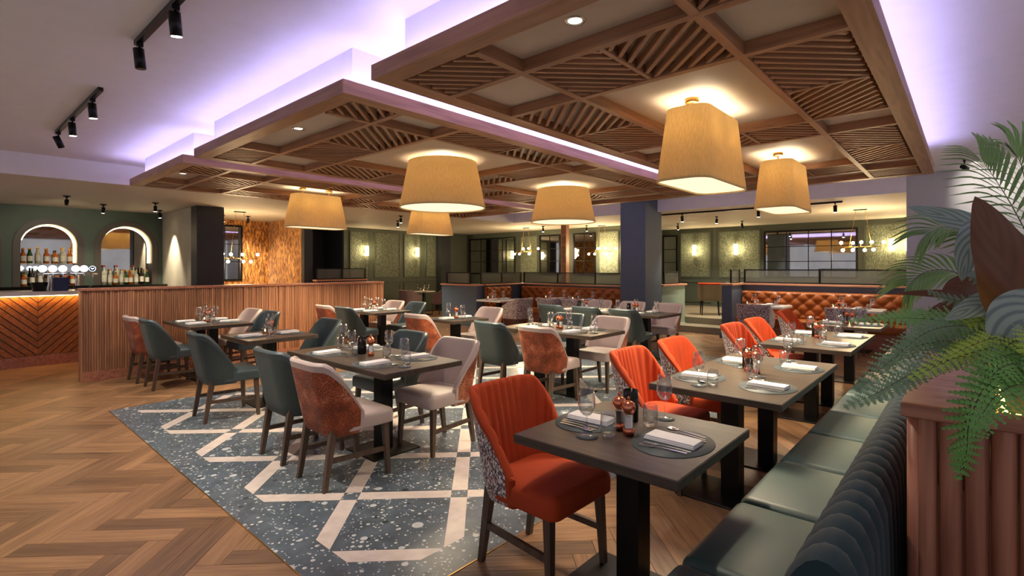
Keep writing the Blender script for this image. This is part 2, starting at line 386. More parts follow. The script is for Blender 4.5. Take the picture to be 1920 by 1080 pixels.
def tile(name, poly, mat, g=.0012):
    if poly and area(poly) > .0008: obj(name, MB().prism(inset(poly, g), zt0, zt1), mat, floor)
# lattice lines: x + y = 4.80 + k and y - x = 1.23 + k
SW = .075
def rot(u, v): return ((u - v) / 2, (u + v) / 2)      # u = x + y, v = y - x
for a in range(-4, 13):
    for b in range(-9, 7):
        u0, v0 = 4.80 + a, 1.23 + b
        sq = lambda ua, ub, va, vb: clip([rot(ua, va), rot(ub, va), rot(ub, vb), rot(ua, vb)], FX0, FX1, FY0, FY1)
        tile('terrazzo_tile', sq(u0 + SW, u0 + 1 - SW, v0 + SW, v0 + 1 - SW), 'terrazzo')
        tile('terrazzo_square', sq(u0 - SW, u0 + SW, v0 - SW, v0 + SW), 'terrazzo')
        tile('limestone_strip', sq(u0 + SW, u0 + 1 - SW, v0 - SW, v0 + SW), 'limestone')
        tile('limestone_strip', sq(u0 - SW, u0 + SW, v0 + SW, v0 + 1 - SW), 'limestone')
def slab_run(a, b, n, f):
    for k in range(n): tile('border_slab', f(a + (b - a) * k / n, a + (b - a) * (k + 1) / n, k == 0, k == n - 1), 'terrazzo')
slab_run(TX0, TX1, 6, lambda p, q, f, l: [(p, TY0), (q, TY0), (q - BW * l, FY0), (p + BW * f, FY0)])
slab_run(TX0, TX1, 6, lambda p, q, f, l: [(p + BW * f, FY1), (q - BW * l, FY1), (q, TY1), (p, TY1)])
slab_run(TY0, TY1, 4, lambda p, q, f, l: [(TX0, p), (FX0, p + BW * f), (FX0, q - BW * l), (TX0, q)])
slab_run(TY0, TY1, 4, lambda p, q, f, l: [(FX1, p + BW * f), (TX1, p), (TX1, q), (FX1, q - BW * l)])
for x0, x1, y0, y1 in ((TX0 - .006, TX1 + .006, TY0 - .006, TY0), (TX0 - .006, TX1 + .006, TY1, TY1 + .006), (TX0 - .006, TX0, TY0, TY1), (TX1, TX1 + .006, TY0, TY1)):
    obj('brass_edge', MB().box(x0, x1, y0, y1, zt0, .0035), 'brass', floor)
# raised floor beyond the booths with two steps
struct('floor', MB().box(12.1, 15.9, -.5, 7.6, -.014, .3), 'step_carpet')
struct('floor', MB().box(11.5, 12.1, 3.92, 5.14, -.014, .15), 'step_carpet')

# ---- ceilings and bulkheads
struct('ceiling', MB().box(-2.6, 10.9, -2.4, 9.45, ZC, ZC + .08), 'white_paint')
struct('ceiling', MB().box(-2.6, 16, 9.45, 15.6, ZL, ZL + .08), 'soffit_paint')
struct('ceiling', MB().box(10.61, 16, -2.4, 9.45, ZL, ZL + .08), 'soffit_paint')
struct('trim_1', MB().box(-2.6, 10.56, 9.4, 9.45, ZL, ZC), 'white_paint')
struct('trim_2', MB().box(10.56, 10.61, .77, 9.45, ZL, ZC), 'white_paint')
# ---- rear left open so the added background fill enters from behind the camera
struct('wall_right', MB().box(10.6, 10.95, -2.4, .77, 0, ZC), 'grey_wall')

# ---- bar wall with arched niches
AY = 13.9; arches = ((.22, .44), (1.455, .435), (2.735, .465)); SP = 1.95; SILL = 1.13
b = MB(); xs = -2.6
for cx, r in arches:
    b.box(xs, cx - r, AY, AY + .3, 0, ZL); b.box(cx - r, cx + r, AY, AY + .3, 0, SILL)
    P = [(cx - r * math.cos(PI * k / 24), SP + r * math.sin(PI * k / 24)) for k in range(25)]
    for (xa, za), (xb, zb) in zip(P, P[1:]):
        b.add([(xa, AY, za), (xb, AY, zb), (xb, AY, ZL), (xa, AY, ZL), (xa, AY + .3, za), (xb, AY + .3, zb)], [(0, 1, 2, 3), (0, 4, 5, 1)])
    xs = cx + r
b.box(xs, 3.4, AY, AY + .3, 0, ZL)
barwall = struct('wall_bar', b, 'sage')
for cx, r in arches:
    obj('mirror', MB().box(cx - r, cx + r, AY + .26, AY + .29, SILL, SP + r), 'mirror', barwall)
    ring = []
    def arc(rr, y): return [(cx - rr, y, SILL)] + [(cx - rr * math.cos(PI * k / 28), y, SP + rr * math.sin(PI * k / 28)) for k in range(29)] + [(cx + rr, y, SILL)]
    A, B, Bo, Ao = arc(r - .005, AY - .03), arc(r + .105, AY - .03), arc(r + .105, AY + .01), arc(r - .005, AY + .26)
    t = MB(); t.loft([Ao, A, B, Bo], False, False); obj('arch_trim', t, 'arch_trim', barwall)
    obj('led_strip', MB().tube([(cx + (r - .022) * math.sin(PI * (k / 20 * 1.02 - .42)), AY + .21, SP + (r - .022) * math.cos(PI * (k / 20 * 1.02 - .42))) for k in range(19)] + [(cx + r - .022, AY + .21, 1.6)], .009, 6), 'led_arc', barwall)
struct('wall_plaster', MB().box(3.4, 3.6, 11.75, AY + .3, 0, ZL), 'plaster')
struct('wall_column', MB().box(3.38, 3.88, 11.45, 11.8, 0, ZL).box(3.36, 3.9, 11.43, 11.82, 0, .14), 'charcoal')
# ---- feathered amber wall and its window mirror
amber = struct('wall_amber', MB().box(3.88, 5.93, 14.2, 14.3, 0, ZL).box(5.93, 6.05, 12.25, 14.3, 0, ZL), 'bark_tile')
struct('trim_3', MB().box(5.9, 6.12, 12.1, 12.25, 0, ZL), 'charcoal')
def wall_mirror(name, label, axis, c, a0, a1, z0, z1, cols, rows, fr=.045):
    # axis 'x': wall runs along x at y = c ; axis 'y': wall runs along y at x = c (mirror faces the dining room)
    def bx(p0, p1, q0, q1, t0, t1):
        return MB().box(p0, p1, c - t1, c - t0, q0, q1) if axis == 'x' else MB().box(c - t1, c - t0, p0, p1, q0, q1)
    o = thing(name, label, 'mirror', ((a0 + a1) / 2, c, z0) if axis == 'x' else (c, (a0 + a1) / 2, z0))
    mv = Matrix.Translation(-o.location)
    obj('pane', bx(a0, a1, z0, z1, .004, .012).xf(mv), 'mirror', o)
    for p0, p1, q0, q1 in ((a0 - fr, a0, z0 - fr, z1 + fr), (a1, a1 + fr, z0 - fr, z1 + fr), (a0, a1, z0 - fr, z0), (a0, a1, z1, z1 + fr)):
        obj('frame_bar', bx(p0, p1, q0, q1, 0, .035).xf(mv), 'black_metal', o)
    for k in range(1, cols): p = a0 + (a1 - a0) * k / cols; obj('glazing_bar', bx(p - .01, p + .01, z0, z1, .012, .024).xf(mv), 'black_metal', o)
    for k in range(1, rows): q = z0 + (z1 - z0) * k / rows; obj('glazing_bar', bx(a0, a1, q - .009, q + .009, .012, .022).xf(mv), 'black_metal', o)
    return o
wall_mirror('window_mirror', 'tall black framed mirror with glazing bars on the amber feathered wall', 'x', 14.2, 4.45, 5.2, 1.2, 2.55, 2, 3)
# ---- dark passage, panelled wall with sconces
struct('wall_passage', MB().box(6.05, 8.27, 15.4, 15.5, 0, ZL), 'charcoal')
struct('wall_passage', MB().box(8.17, 8.27, 14.3, 15.4, 0, ZL), 'charcoal')
pw = struct('wall_panelled', MB().box(8.17, 13.3, 14.2, 14.3, 0, ZL), 'dark_sage')
struct('trim_4', MB().box(11.8, 12.25, 13.95, 14.2, 0, ZL).box(11.77, 12.28, 13.92, 14.2, 0, .16), 'charcoal')
def cloth_panel(par, axis, c, a0, a1, z0, z1, m='panel_cloth'):
    def bx(p0, p1, q0, q1, t0, t1):
        return MB().box(p0, p1, c - t1, c - t0, q0, q1) if axis == 'x' else MB().box(c - t1, c - t0, p0, p1, q0, q1)
    obj('cloth_panel', bx(a0, a1, z0, z1, 0, .012), m, par)
    f = .04
    for p0, p1, q0, q1 in ((a0 - f, a0, z0 - f, z1 + f), (a1, a1 + f, z0 - f, z1 + f), (a0, a1, z0 - f, z0), (a0, a1, z1, z1 + f)):
        obj('moulding', bx(p0, p1, q0, q1, 0, .03), 'dark_sage', par)
for a0, a1 in ((8.4, 9.02), (9.26, 10.2), (10.42, 11.04), (11.33, 11.75)):
    cloth_panel(pw, 'x', 14.2, a0, a1, 1.2, 2.6); cloth_panel(pw, 'x', 14.2, a0, a1, .25, .95, 'dark_sage')
obj('dado_rail', MB().box(8.27, 11.8, 14.15, 14.2, 1.03, 1.08), 'dark_sage', pw)
mw = struct('wall_middle', MB().box(13.3, 13.4, 7.6, 14.2, 0, ZL).box(13.3, 15.9, 7.55, 7.6, 0, ZL), 'dark_sage')
for a0, a1 in ((10.78, 11.5), (7.72, 8.34)): cloth_panel(mw, 'y', 13.3, a0, a1, 1.35, 2.55)
for a0, a1, c, l in ((11.8, 14.0, 4, 'wide black framed mirror with glazing bars beside the dark panelled corner'), (9.86, 10.62, 2, 'narrow black framed mirror left of the slim wooden post'), (8.52, 9.26, 2, 'narrow black framed mirror right of the slim wooden post')):
    wall_mirror('window_mirror', l, 'y', 13.3, a0, a1, 1.3, 2.52, c, 3)
wp = struct('trim_5', MB().box(11.95, 12.1, 8.62, 8.8, 0, ZL), 'slat_wood')
for k in range(4): obj('ladder_rung', MB().box(11.93, 11.95, 8.63, 8.79, 1.55 + k * .28, 1.63 + k * .28), 'oak', wp)
rw = struct('wall_back', MB().box(15.9, 16, -2.4, 7.6, 0, ZL), 'dark_sage')
for a0, a1 in ((6.0, 6.9), (4.56, 5.7), (-.1, 1.98)): cloth_panel(rw, 'y', 15.9, a0, a1, 1.22, 2.58)
for a0, a1 in ((6.0, 6.9), (4.56, 5.7)): cloth_panel(rw, 'y', 15.9, a0, a1, .45, .95, 'dark_sage')
obj('dado_rail', MB().box(15.85, 15.9, -.3, 7.5, 1.04, 1.09), 'dark_sage', rw)
wall_mirror('window_mirror', 'wide four column black framed mirror behind the tufted orange banquette by the grey wall', 'y', 15.9, 2.2, 4.38, 1.25, 2.5, 4, 3)
wall_mirror('window_mirror', 'slim black framed mirror on the sage wall beyond the blue column', 'y', 15.9, 7.08, 7.5, 1.25, 2.5, 1, 3)
# ---- blue column
struct('wall_pillar', MB().box(10.0, 10.76, 5.14, 5.74, 0, ZC).box(9.97, 10.79, 5.11, 5.77, 0, .15), 'blue_grey')

# ---- half walls of the booths: wall, ledge, plinth, reeded glass screens
def half_wall(label, boxes, ledges, screens, zt, m='blue_grey', zs=.3):
    o = thing('half_wall', label, 'partition', (boxes[0][0], boxes[0][2], 0)); mv = Matrix.Translation(-o.location)
    for x0, x1, y0, y1 in boxes:
        obj('wall_panel', MB().box(x0, x1, y0, y1, 0, zt).xf(mv), m, o)
        obj('plinth', MB().box(x0 - .035, x1 + .035, y0 - .035, y1 + .035, 0, .11).cbox(x0 - .02, x1 + .02, y0 - .02, y1 + .02, .11, .17, .01).xf(mv), m, o)
    for x0, x1, y0, y1 in ledges: obj('ledge', MB().cbox(x0, x1, y0, y1, zt, zt + .04, .005).xf(mv), 'pale_wood', o)
    for ax, c, a0, a1, nseg in screens:
        z0, z1 = zt + .06, zt + .04 + zs
        def bx(p0, p1, q0, q1, t): return (MB().box(p0, p1, c - t, c + t, q0, q1) if ax == 'x' else MB().box(c - t, c + t, p0, p1, q0, q1)).xf(mv)
        obj('rail', bx(a0, a1, z1 - .02, z1, .014), 'black_metal', o); obj('rail', bx(a0, a1, zt + .04, zt + .065, .014), 'black_metal', o)
        for k in range(nseg + 1):
            p = a0 + (a1 - a0) * k / nseg; obj('post', bx(p - .018, p + .018, zt + .04, z1, .016), 'black_metal', o)
            if k < nseg: obj('pane', bx(p + .018, p + (a1 - a0) / nseg - .018, z0, z1 - .02, .005), 'reeded_glass', o)
    return o
half_wall('blue-grey half wall with wooden ledge and reeded screen behind the deep-tufted banquette by the grey wall',
          [(11.05, 11.7, 3.71, 3.915), (11.78, 11.98, .77, 3.915)], [(11.02, 12.02, 3.68, 3.945), (11.72, 12.02, .77, 3.68)], [('y', 11.86, .8, 3.7, 2), ('x', 3.81, 11.3, 11.84, 1)], 1.12)
half_wall('long blue-grey half wall with wooden ledge and reeded screen around the corner banquette',
          [(9.0, 9.2, 9.27, 10.6), (9.2, 10.98, 9.3, 9.5), (10.8, 10.98, 5.76, 9.3)], [(8.97, 9.26, 9.24, 10.63), (9.26, 11.02, 9.2, 9.53), (10.72, 11.02, 5.78, 9.2)],
          [('y', 10.9, 5.8, 9.3, 3), ('x', 9.4, 9.3, 10.86, 2), ('y', 9.1, 9.6, 10.5, 1)], 1.03)
half_wall('short pale green half wall with wooden ledge beside the blue column', [(10.8, 12.05, 5.15, 5.32)], [(10.8, 12.09, 5.11, 5.36)], [('x', 5.24, 11.1, 11.9, 1)], 1.07, 'sage_light')
o = half_wall('dark half wall with reeded screen at the mouth of the passage', [(6.12, 7.5, 11.9, 12.05)], [(6.1, 7.53, 11.87, 12.08)], [('x', 11.97, 6.15, 7.5, 2)], 1.16, 'charcoal', .28)

# ================================================================== ceiling rafts
XB = [1.89, 2.30, 2.915, 4.56, 5.10, 6.79, 7.35, 7.98]; RX0, RX1 = 1.757, 8.115
s2 = 1 / math.sqrt(2)
def downlight(x, y, z, label, on=True, group=None):
    t = thing('downlight', label, 'downlight', (x, y, z), 0, group)
    obj('trim_ring', MB().lathe([(.036, .0), (.038, -.004), (.05, -.005), (.053, 0)], 20), 'steel', t)
    obj('lens', MB().lathe([(.001, -.001), (.036, -.001)], 20), 'screen_white' if on else 'steel', t)
    light('beam', 'SPOT', 26, (1, .86, .68), (0, 0, -.01), t, .035, (0, 0, 0), 110, .7)
    return t
def raft(y0, y1, yb, label, dl_on):
    o = thing('ceiling_raft', label, 'ceiling raft', (RX0, y0, ZR)); mv = Matrix.Translation(-o.location)
    P = lambda name, mb, m: obj(name, mb.xf(mv), m, o)
    yi0, yi1 = yb[0], yb[-1]; zt = ZR + .092
    for a in ((RX0, RX1, y0, y0 + .022), (RX0, RX1, y1 - .022, y1)): P('fascia', MB().box(*a, ZR, zt), 'oak')
    for a in ((RX0, RX0 + .022, y0 + .022, y1 - .022), (RX1 - .022, RX1, y0 + .022, y1 - .022)): P('fascia', MB().box(*a, ZR, zt), 'oak_y')
    for a in ((RX0 + .022, RX1 - .022, y0 + .022, yi0), (RX0 + .022, RX1 - .022, yi1, y1 - .022)): P('frame_board', MB().box(*a, ZR + .001, ZR + .022), 'oak')
    for a in ((RX0 + .022, XB[0], yi0, yi1), (XB[-1], RX1 - .022, yi0, yi1)): P('frame_board', MB().box(*a, ZR + .001, ZR + .022), 'oak_y')
    for a in ((XB[0] - .02, XB[0], yi0, yi1), (XB[-1], XB[-1] + .02, yi0, yi1)): P('inner_board', MB().box(*a, ZR + .022, ZR + .072), 'oak_y')
    for a in ((XB[0], XB[-1], yi0 - .02, yi0), (XB[0], XB[-1], yi1, yi1 + .02)): P('inner_board', MB().box(*a, ZR + .022, ZR + .072), 'oak')
    P('panel', MB().box(RX0 + .03, RX1 - .03, y0 + .03, y1 - .03, ZR + .072, ZR + .08), 'panel_paint')
    for x in XB[1:-1]: P('beam', MB().box(x - .024, x + .024, yi0, yi1, ZR, ZR + .072), 'oak_y')
    for y in yb[1:-1]:
        for xa, xb_ in zip(XB, XB[1:]): P('beam', MB().box(xa + .024, xb_ - .024, y - .024, y + .024, ZR, ZR + .072), 'oak')
    def slats(x0, x1, ya, yc, d):
        x0 += .02; x1 -= .02; ya += .02; yc -= .02; g = .074; k = (x0 + ya if d == 'H' else ya - x1); end = (x1 + yc if d == 'H' else yc - x0)
        c = k + g * .7
        while c < end - .03:
            if d == 'H': pa = (max(x0, c - yc), 0); pb = (min(x1, c - ya), 0); pa = (pa[0], c - pa[0]); pb = (pb[0], c - pb[0])
            else: pa = (max(x0, ya - c), 0); pb = (min(x1, yc - c), 0); pa = (pa[0], c + pa[0]); pb = (pb[0], c + pb[0])
            L = math.hypot(pb[0] - pa[0], pb[1] - pa[1])
            if L > .04:
                q = obj('slat', MB().box(-L / 2, L / 2, -.012, .012, ZR + .006, ZR + .05).xf(Matrix.Translation((0, 0, -ZR))), 'oak', o)
                q.location = ((pa[0] + pb[0]) / 2 - RX0, (pa[1] + pb[1]) / 2 - y0, 0); q.rotation_euler = (0, 0, R(-45 if d == 'H' else 45))
            c += g * math.sqrt(2)
    def split(x0, x1, ya, yc, along, first):
        sec = 'D' if first == 'H' else 'H'
        if along == 'x':
            m_ = (x0 + x1) / 2; P('divider', MB().box(m_ - .014, m_ + .014, ya + .02, yc - .02, ZR + .003, ZR + .06), 'oak_y')
            slats(x0, m_, ya, yc, first); slats(m_, x1, ya, yc, sec)
        else:
            m_ = (ya + yc) / 2; P('divider', MB().box(x0 + .02, x1 - .02, m_ - .014, m_ + .014, ZR + .003, ZR + .06), 'oak')
            slats(x0, x1, ya, m_, first); slats(x0, x1, m_, yc, sec)
    A, B, Cc, D = yb
    for i in (2, 4):
        split(XB[i], XB[i + 1], A, B, 'x', 'H'); split(XB[i], XB[i + 1], Cc, D, 'x', 'D')
    for i, f in ((1, 'D'), (3, 'H'), (5, 'H')): split(XB[i], XB[i + 1], B, Cc, 'y', f)
    slats(XB[0], XB[1], A, B, 'D'); slats(XB[0], XB[1], Cc, D, 'H'); slats(XB[6], XB[7], A, B, 'H'); slats(XB[6], XB[7], Cc, D, 'D')
    P('upstand', MB().box(RX0 + .15, RX1 - .15, y0 + .14, y1 - .14, ZR + .08, ZC), 'white_paint')
    for a in ((RX0 + .05, RX1 - .05, y0 + .03, y0 + .05), (RX0 + .05, RX1 - .05, y1 - .05, y1 - .03), (RX0 + .03, RX0 + .05, y0 + .07, y1 - .07), (RX1 - .05, RX1 - .03, y0 + .07, y1 - .07)):
        P('led_strip', MB().box(*a, ZR + .082, ZR + .088), 'led')
    g = 'downlights in the ' + label.split(' raft')[0] + ' raft'
    for x, y in ((2.09, (B + Cc) / 2), (4.83, (A + B) / 2), (4.83, (Cc + D) / 2), (7.66, (B + Cc) / 2)):
        downlight(x, y, ZR + .072, 'small round downlight in the ' + label, dl_on, g)
    return o
raft(.312, 2.734, (.43, .93, 1.977, 2.60), 'oak ceiling raft above the green bench', True)
raft(3.063, 6.042, (3.19, 3.57, 5.22, 5.92), 'widest oak ceiling raft above the middle of the terrazzo', True)
raft(6.416, 8.787, (6.55, 7.10, 8.13, 8.66), 'oak ceiling raft alongside the slatted partition', True)

# ================================================================== pendants
WARM = (1, .87, .64)
def plan_round(r, n=48): return [(r * math.cos(2 * PI * k / n), r * math.sin(2 * PI * k / n)) for k in range(n)]
def plan_oblong(a, b, r, n=9):
    out = []
    for cx, cy, t0 in ((a - r, b - r, 0), (-a + r, b - r, 90), (-a + r, -b + r, 180), (a - r, -b + r, 270)):
        out += [(cx + r * math.cos(R(t0 + 90 * k / n)), cy + r * math.sin(R(t0 + 90 * k / n))) for k in range(n + 1)]
    return out
def pendant(kind, x, y, zb, h, label, group):
    t = thing('pendant_lamp', label, 'pendant lamp', (x, y, ZR + .072), 0, group); dz = zb - (ZR + .072)
    pl = plan_round(.485) if kind == 'round' else plan_oblong(.47, .2, .13); k = .79
    at = lambda s, z, off=0: [(px * s * (1 - off), py * s * (1 - off), dz + z) for px, py in pl]
    obj('shade', MB().loft([at(1, 0), at((1 + k) / 2, h / 2), at(k, h), at(k, h, .01), at((1 + k) / 2, h / 2, .01), at(1, 0, .01), at(1, 0)], True, False, 0, True), 'linen', t)
    obj('hem', MB().loft([at(1.004, 0), at(1.0, .012), at(.975, .012), at(.975, 0), at(1.004, 0)], True, False), 'linen', t)
    obj('diffuser', MB().add(at(.972, .012), [tuple(range(len(pl)))[::-1]]), 'disc', t)
    if kind == 'round':
        obj('canopy', MB().lathe([(.001, -.035), (.085, -.035), (.09, -.03), (.09, 0)], 24), 'brass', t)
        for a in range(3):
            c, s_ = math.cos(a * 2.1 + .3) * .05, math.sin(a * 2.1 + .3) * .05
            obj('rod', MB().tube([(c, s_, -.03), (c * 1.4, s_ * 1.4, dz + h - .02)], .005, 6), 'brass', t)
    else:
        for sx in (-.215, .215):
            obj('canopy', MB().lathe([(.001, -.03), (.048, -.03), (.05, -.026), (.05, 0)], 20, (sx, 0, 0)), 'brass', t)
            obj('rod', MB().tube([(sx, 0, -.03), (sx, 0, dz + h - .03)], .006, 6), 'brass', t)
    obj('spider', MB().bar((-.36 * (1 if kind == 'round' else 1), 0, dz + h - .035), (.36, 0, dz + h - .035), .01, .01), 'brass', t)
    for sx in ((0,) if kind == 'round' else (-.2, .2)):
        light('bulb', 'POINT', PEND_BULB * (1.35 if kind == 'round' else .75), WARM, (sx, 0, dz + h - .12), t, .07)
    d = bpy.data.lights.new('down_glow', 'SPOT'); d.energy = PEND_DISC * (13 if kind == 'round' else 10); d.color = (1, .82, .56); d.spot_size = R(125); d.spot_blend = .6; d.shadow_soft_size = .3
    q = bpy.data.objects.new('down_glow', d); C.objects.link(q); q.parent = t; q.location = (0, 0, dz - .03)
    return t
pendant('oblong', 3.85, 1.5, 2.11, .53, 'oblong linen pendant lamp over the bench tables beside the ceiling void', 'oblong linen pendants')
pendant('oblong', 6.17, 1.52, 2.12, .51, 'oblong linen pendant lamp over the bench tables near the tufted banquette', 'oblong linen pendants')
pendant('round', 3.79, 4.45, 2.17, .52, 'round linen drum pendant over the terrazzo near the slatted partition', 'round linen pendants')
pendant('round', 6.26, 4.57, 2.18, .5, 'round linen drum pendant nearer the blue column', 'round linen pendants')
pendant('oblong', 3.9, 7.6, 2.11, .51, 'oblong linen pendant lamp beside the slatted partition towards the bar', 'oblong linen pendants')
pendant('oblong', 6.17, 7.6, 2.12, .46, 'oblong linen pendant lamp beyond the end of the slatted partition', 'oblong linen pendants')

# ================================================================== track lights and ceiling spots
def spot_head(par, loc, d, L=.13, r=.032, on=True, power=0, cone=50, col=(1, .88, .7)):
    d = Vector(d).normalized(); p = Vector(loc)
    head = obj('spot_head', MB().tube([-d * L * .45, d * L * .55], r, 14), 'black_metal', par, p)
    obj('lens', MB().tube([d * L * .552, d * (L * .552 + .003)], r * .86, 14), 'lens' if on else 'black_metal', head)
    obj('yoke', MB().tube([(0, 0, 0), (0, 0, .09)], .008, 6).box(-.02, .02, -.012, .012, .075, .1), 'black_metal', par, p)
    if power: light('beam', 'SPOT', power, col, p + d * (L * .6), par, .03, aim(d), cone, .6)
def track(label, x0, y0, x1, y1, z, heads):
    t = thing('track_light', label, 'track light', (x0, y0, z))
    obj('track', MB().bar((0, 0, -.016), (x1 - x0, y1 - y0, -.016), .036, .032), 'black_metal', t)
    for k, d, on, pw_, cone in heads:
        spot_head(t, ((x1 - x0) * k, (y1 - y0) * k, -.13), d, on=on, power=pw_, cone=cone)
track('black ceiling track with two spotlights over the open oak floor', .88, 4.2, .9, 2.9, ZC, [(.05, (.1, .0, -1), False, SPOT, 70), (.62, (.15, .2, -1), True, SPOT, 70)])
track('black ceiling track with three spotlights nearer the bar', .86, 7.65, .9, 5.5, ZC, [(.05, (.45, .2, -1), False, SPOT * .8, 70), (.42, (.1, .1, -1), True, SPOT * .8, 70), (.85, (.1, .1, -1), True, SPOT * .8, 70)])
track('long black ceiling track before the sage panelled wall', 11.16, 5.6, 11.14, 1.75, ZL, [(.2, (.1, 0, -1), True, 60, 90), (.62, (.1, 0, -1), True, 60, 90), (.97, (.1, 0, -1), True, 60, 90)])
def spot(label, x, y, z, d, on=True, power=0, cone=50, col=(1, .86, .64), group=None):
    t = thing('ceiling_spotlight', label, 'spotlight', (x, y, z), 0, group)
    obj('base_plate', MB().box(-.05, .05, -.018, .018, -.018, 0), 'black_metal', t)
    spot_head(t, (0, 0, -.11), d, .11, .03, on, power, cone, col)
spot('black ceiling spotlight tilted towards the first bar arch', 1.43, 11.57, ZL, (.1, 1, -.55), False, 26, 90)
spot('black ceiling spotlight pointing down between the bar arches', 2.1, 12.6, ZL, (0, .4, -1), True, 26, 90)
spot('lit black ceiling spotlight in front of the plaster wall', 2.71, 11.55, ZL, (.0, .1, -1), True, 22, 80)
spot('black ceiling spotlight washing the plaster wall', 3.12, 12.95, ZL, (.06, .05, -1), True, 130, 74)
spot('black ceiling spotlight between the partition end and the panelled wall', 7.3, 10.1, ZL, (.2, .1, -1), True, 70, 80)
spot('black ceiling spotlight in front of the panelled sconce wall', 8.0, 11.2, ZL, (.2, .1, -1), True, 70, 80)
spot('black ceiling spotlight above the corner banquette screen', 12.0, 9.5, ZL, (-.1, -.1, -1), True, 80, 90)
spot('black ceiling spotlight right of the slim wooden post', 12.6, 8.35, ZL, (.1, -.1, -1), True, 80, 90)
spot('bright black ceiling spotlight above the steps', 12.5, 4.55, ZL, (0, .05, -1), True, 110, 80)
spot('black ceiling spotlight before the sage panel beyond the column', 13.8, 6.1, ZL, (.4, 0, -1), True, 70, 90)
spot('black ceiling spotlight before the mirror wall', 14.2, 4.5, ZL, (.4, 0, -1), False, 70, 90)
spot('black ceiling spotlight on the white ceiling by the grey wall', 9.7, .05, ZC, (.8, -.5, -.25), False, 22, 100, (1, .9, .78))
spot('black ceiling spotlight washing the amber feathered wall', 4.9, 12.9, ZL, (.2, 1, -1), True, 90, 70)
spot('black ceiling spotlight turned to the amber wall corner', 4.4, 13.1, ZL, (1, .35, -1), True, 70, 70)

# ================================================================== globe chandeliers and sconces
def chandelier(label, x, y, zc, zg, dirv, n=8):
    t = thing('globe_chandelier', label, 'chandelier', (x, y, zc)); d = Vector(dirv).normalized(); e = Vector((-d.y, d.x, 0)); z = zg - zc
    obj('canopy', MB().box(-.12, .12, -.02, .02, -.02, 0).xf(Matrix.Rotation(math.atan2(d.y, d.x), 4, 'Z')), 'black_metal', t)
    for s in (-1, 1): obj('rod', MB().tube([d * s * .08 + Vector((0, 0, -.01)), d * s * .2 + Vector((0, 0, z))], .004, 5), 'brass', t)
    obj('spine', MB().tube([-d * .36 + Vector((0, 0, z)), d * .36 + Vector((0, 0, z))], .008, 6), 'brass', t)
    light('glow', 'POINT', 22, (1, .74, .42), (0, 0, z), t, .25)
    for k in range(n):
        s = -.36 + .72 * k / (n - 1); up = (-.07 if k % 2 else .09); sd = (.1 if k % 3 else -.12)
        p0 = d * s + Vector((0, 0, z)); p1 = p0 + e * sd + d * (.03 if k % 2 else -.03) + Vector((0, 0, up))
        obj('arm', MB().tube([p0, p1], .005, 5), 'brass', t)
        obj('globe', MB().sphere(p1, .033, 12, 8), 'globe', t)
chandelier('brass globe chandelier in front of the amber feathered wall', 4.39, 12.0, ZL, 1.7, (1, 0, 0), 7)
chandelier('brass globe chandelier before the wide corner mirror', 12.1, 10.25, ZL, 1.99, (0, 1, 0))
chandelier('brass globe chandelier between the slim wooden post and the blue column', 12.95, 8.05, ZL, 1.97, (0, 1, 0))
chandelier('brass globe chandelier by the four column mirror', 13.0, 1.72, ZL, 1.94, (0, 1, 0), 9)
def sconce(label, x, y, z, nrm):
    t = thing('wall_sconce', label, 'wall light', (x, y, z)); nv = Vector(nrm); p = nv * .11
    obj('shade', MB().lathe([(.055, -.15), (.055, .15)], 16, tuple(p), cap=True), 'sconce_glow', t)
    obj('bracket', MB().box(-.03, .03, -.03, .03, -.06, .06).tube([nv * .0, nv * .06], .012, 6).tube([p + Vector((0, 0, -.17)), p + Vector((0, 0, -.15))], .04, 12).tube([p + Vector((0, 0, .15)), p + Vector((0, 0, .17))], .04, 12), 'brass', t)
    light('glow', 'POINT', 5, (1, .74, .4), tuple(nv * .2), t, .06)
sconce('glowing cylinder sconce on the panel next to the dark passage', 8.88, 14.18, 2.02, (0, -1, 0))
sconce('glowing cylinder sconce on the panel by the dark corner post', 10.85, 14.18, 2.02, (0, -1, 0))
sconce('glowing cylinder sconce on the narrow sage panel near the steps', 15.88, 6.43, 2.04, (-1, 0, 0))
sconce('glowing cylinder sconce on the wide sage panel beside the four column mirror', 15.88, 5.18, 2.04, (-1, 0, 0))
sconce('glowing cylinder sconce on the pale panel right of the four column mirror', 15.88, 1.44, 2.06, (-1, 0, 0))
sconce('glowing cylinder sconce half hidden by the edge of the grey wall', 15.88, 1.1, 2.06, (-1, 0, 0))

# ================================================================== slatted partition
pt = thing('slatted_partition', 'low wall of narrow vertical wooden slats between the dining floor and the bar', 'partition', (1.2, 8.6, 0))
obj('core', MB().box(0.02, 4.58, .03, .16, .0, 1.19), 'slat_wood', pt)
obj('end_board', MB().box(0, .022, 0, .165, 0, 1.19), 'slat_wood', pt); obj('end_board', MB().box(4.578, 4.6, 0, .165, 0, 1.19), 'slat_wood', pt)
obj('cap', MB().cbox(-.012, 4.612, -.012, .18, 1.19, 1.226, .004), 'rosy_wood_y', pt)
obj('plinth', MB().box(.02, 4.58, .004, .03, 0, .13), 'rosy_wood_y', pt)
sm = [MB().box(-.0115, .0115, -dd, .03, .13, 1.19).mesh('slat', 'slat_wood') for dd in (-.004, .004, .012)]
x = .04
while x < 4.57:
    obj('slat', sm[random.choice((0, 1, 1, 2))], None, pt, (x, .012, 0)); x += .0275

